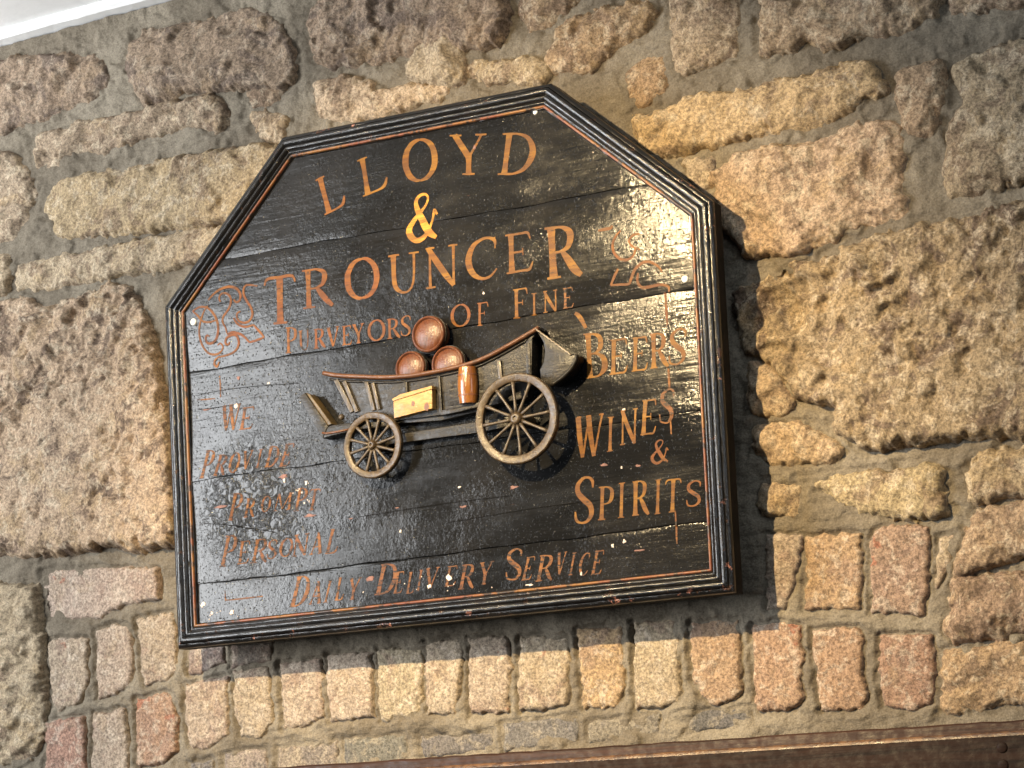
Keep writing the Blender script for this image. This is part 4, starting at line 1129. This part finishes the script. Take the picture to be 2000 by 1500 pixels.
# kegs
def keg_end(px, py, R, n0, n1, label):
    k = empty('model_keg')
    tag(k, label, 'model keg', 'little kegs stacked in the model wagon')
    s, t_ = unp(px, py, n1)
    body = [(R * .92, n0 - n1), (R * .99, (n0 - n1) * .6), (R, (n0 - n1) * .3), (R * .985, -0.0010), (R * .96, 0.0), (R * .90, 0.0004), (R * .86, -0.0002), (R * .84, -0.0020), (R * .82, -0.0024)]
    o = link('staves', smooth_by_angle(bm_mesh('staves', lathe(body, 40)), 45), M['keg'], k)
    h = [(R * .82, -0.0025), (R * .80, -0.0018), (R * .5, -0.0015), (R * .45, -0.0010), (0, -0.0009)]
    link('head', smooth_by_angle(bm_mesh('head', lathe(h, 40)), 60), M['keg'], k)
    link('hoop', smooth_by_angle(bm_mesh('hoop', lathe([(R * 1.0, (n0 - n1) * .45), (R * 1.03, (n0 - n1) * .45), (R * 1.03, (n0 - n1) * .25), (R * 1.0, (n0 - n1) * .25)], 40)), 40), M['panel'], k)
    k.location = wpt(s, t_, n1)
    return k
keg_end(835, 652, 0.0243, PN + .001, 0.0085, 'red brown keg end on top of the two others in the model wagon')
keg_end(800, 718, 0.0222, PN + .001, 0.0048, 'red brown keg end behind the wagon rail above the golden crate')
keg_end(873, 710, 0.0236, PN + .001, 0.0055, 'red brown keg end behind the wagon rail beside the upright amber keg')
k = empty('model_barrel')
tag(k, 'upright amber varnished barrel fixed to the side of the model wagon', 'model barrel')
s, t_ = unp(911, 752, 0.014)
Hb, Rb = 0.047, 0.0138
def barrel_mesh(name, lo, hi, grow, seg=28, cap=True):
    bm = bmesh.new()
    rg = []
    for u in np.linspace(lo, hi, 9):
        r = Rb * (0.84 + 0.16 * math.sin(math.pi * u)) + grow
        rg.append([bm.verts.new((r * math.cos(2 * math.pi * q / seg), r * .85 * math.sin(2 * math.pi * q / seg), (u - .5) * Hb)) for q in range(seg)])
    for a, b in zip(rg, rg[1:]):
        for q in range(seg):
            bm.faces.new((a[q], a[(q + 1) % seg], b[(q + 1) % seg], b[q]))
    if cap:
        bm.faces.new(rg[0][::-1]); bm.faces.new(rg[-1])
    return smooth_by_angle(bm_mesh(name, bm), 50)
link('staves', barrel_mesh('staves', 0, 1, 0), M['keg_amber'], k)
for lo, hi in ((.20, .24), (.76, .80)):
    link('hoop', barrel_mesh('hoop', lo, hi, 0.0004, cap=False), M['crate_knot'], k)
k.location = wpt(s, t_, 0.010)
k.rotation_euler = (0, math.radians(2), 0)
# golden crate
cr = empty('model_crate')
tag(cr, 'small golden pine crate hung on the side of the model wagon', 'model crate')
n1 = 0.0165
q = [P(693, 640, n1), P(945, 562, n1), P(948, 692, n1), P(698, 757, n1)]
poly_prism('box', q, nP - 0.001, n1, M['crate'], cr, 0.0008, True)
lid = [P(690, 622, n1 + .0015), P(735, 590, n1 - .004), P(950, 540, n1 - .004), P(948, 566, n1 + .0015), P(692, 646, n1 + .0015)]
poly_prism('lid', [P(690, 632, n1), P(740, 602, n1), P(948, 545, n1), P(950, 566, n1), P(692, 646, n1)], nP, n1 + 0.0016, M['crate'], cr, 0.0006, True)
for x, y, wx, wy in ((910, 680, 18, 28), (822, 660, 12, 20)):
    ring = [P(x + wx * math.cos(a) * random.uniform(.75, 1.1), y + wy * math.sin(a) * random.uniform(.75, 1.1), n1) for a in np.linspace(0, 2 * math.pi, 11)[:-1]]
    poly_prism('knot', ring[::-1], n1 - 0.0005, n1 + 0.0002, M['crate_knot'], cr)
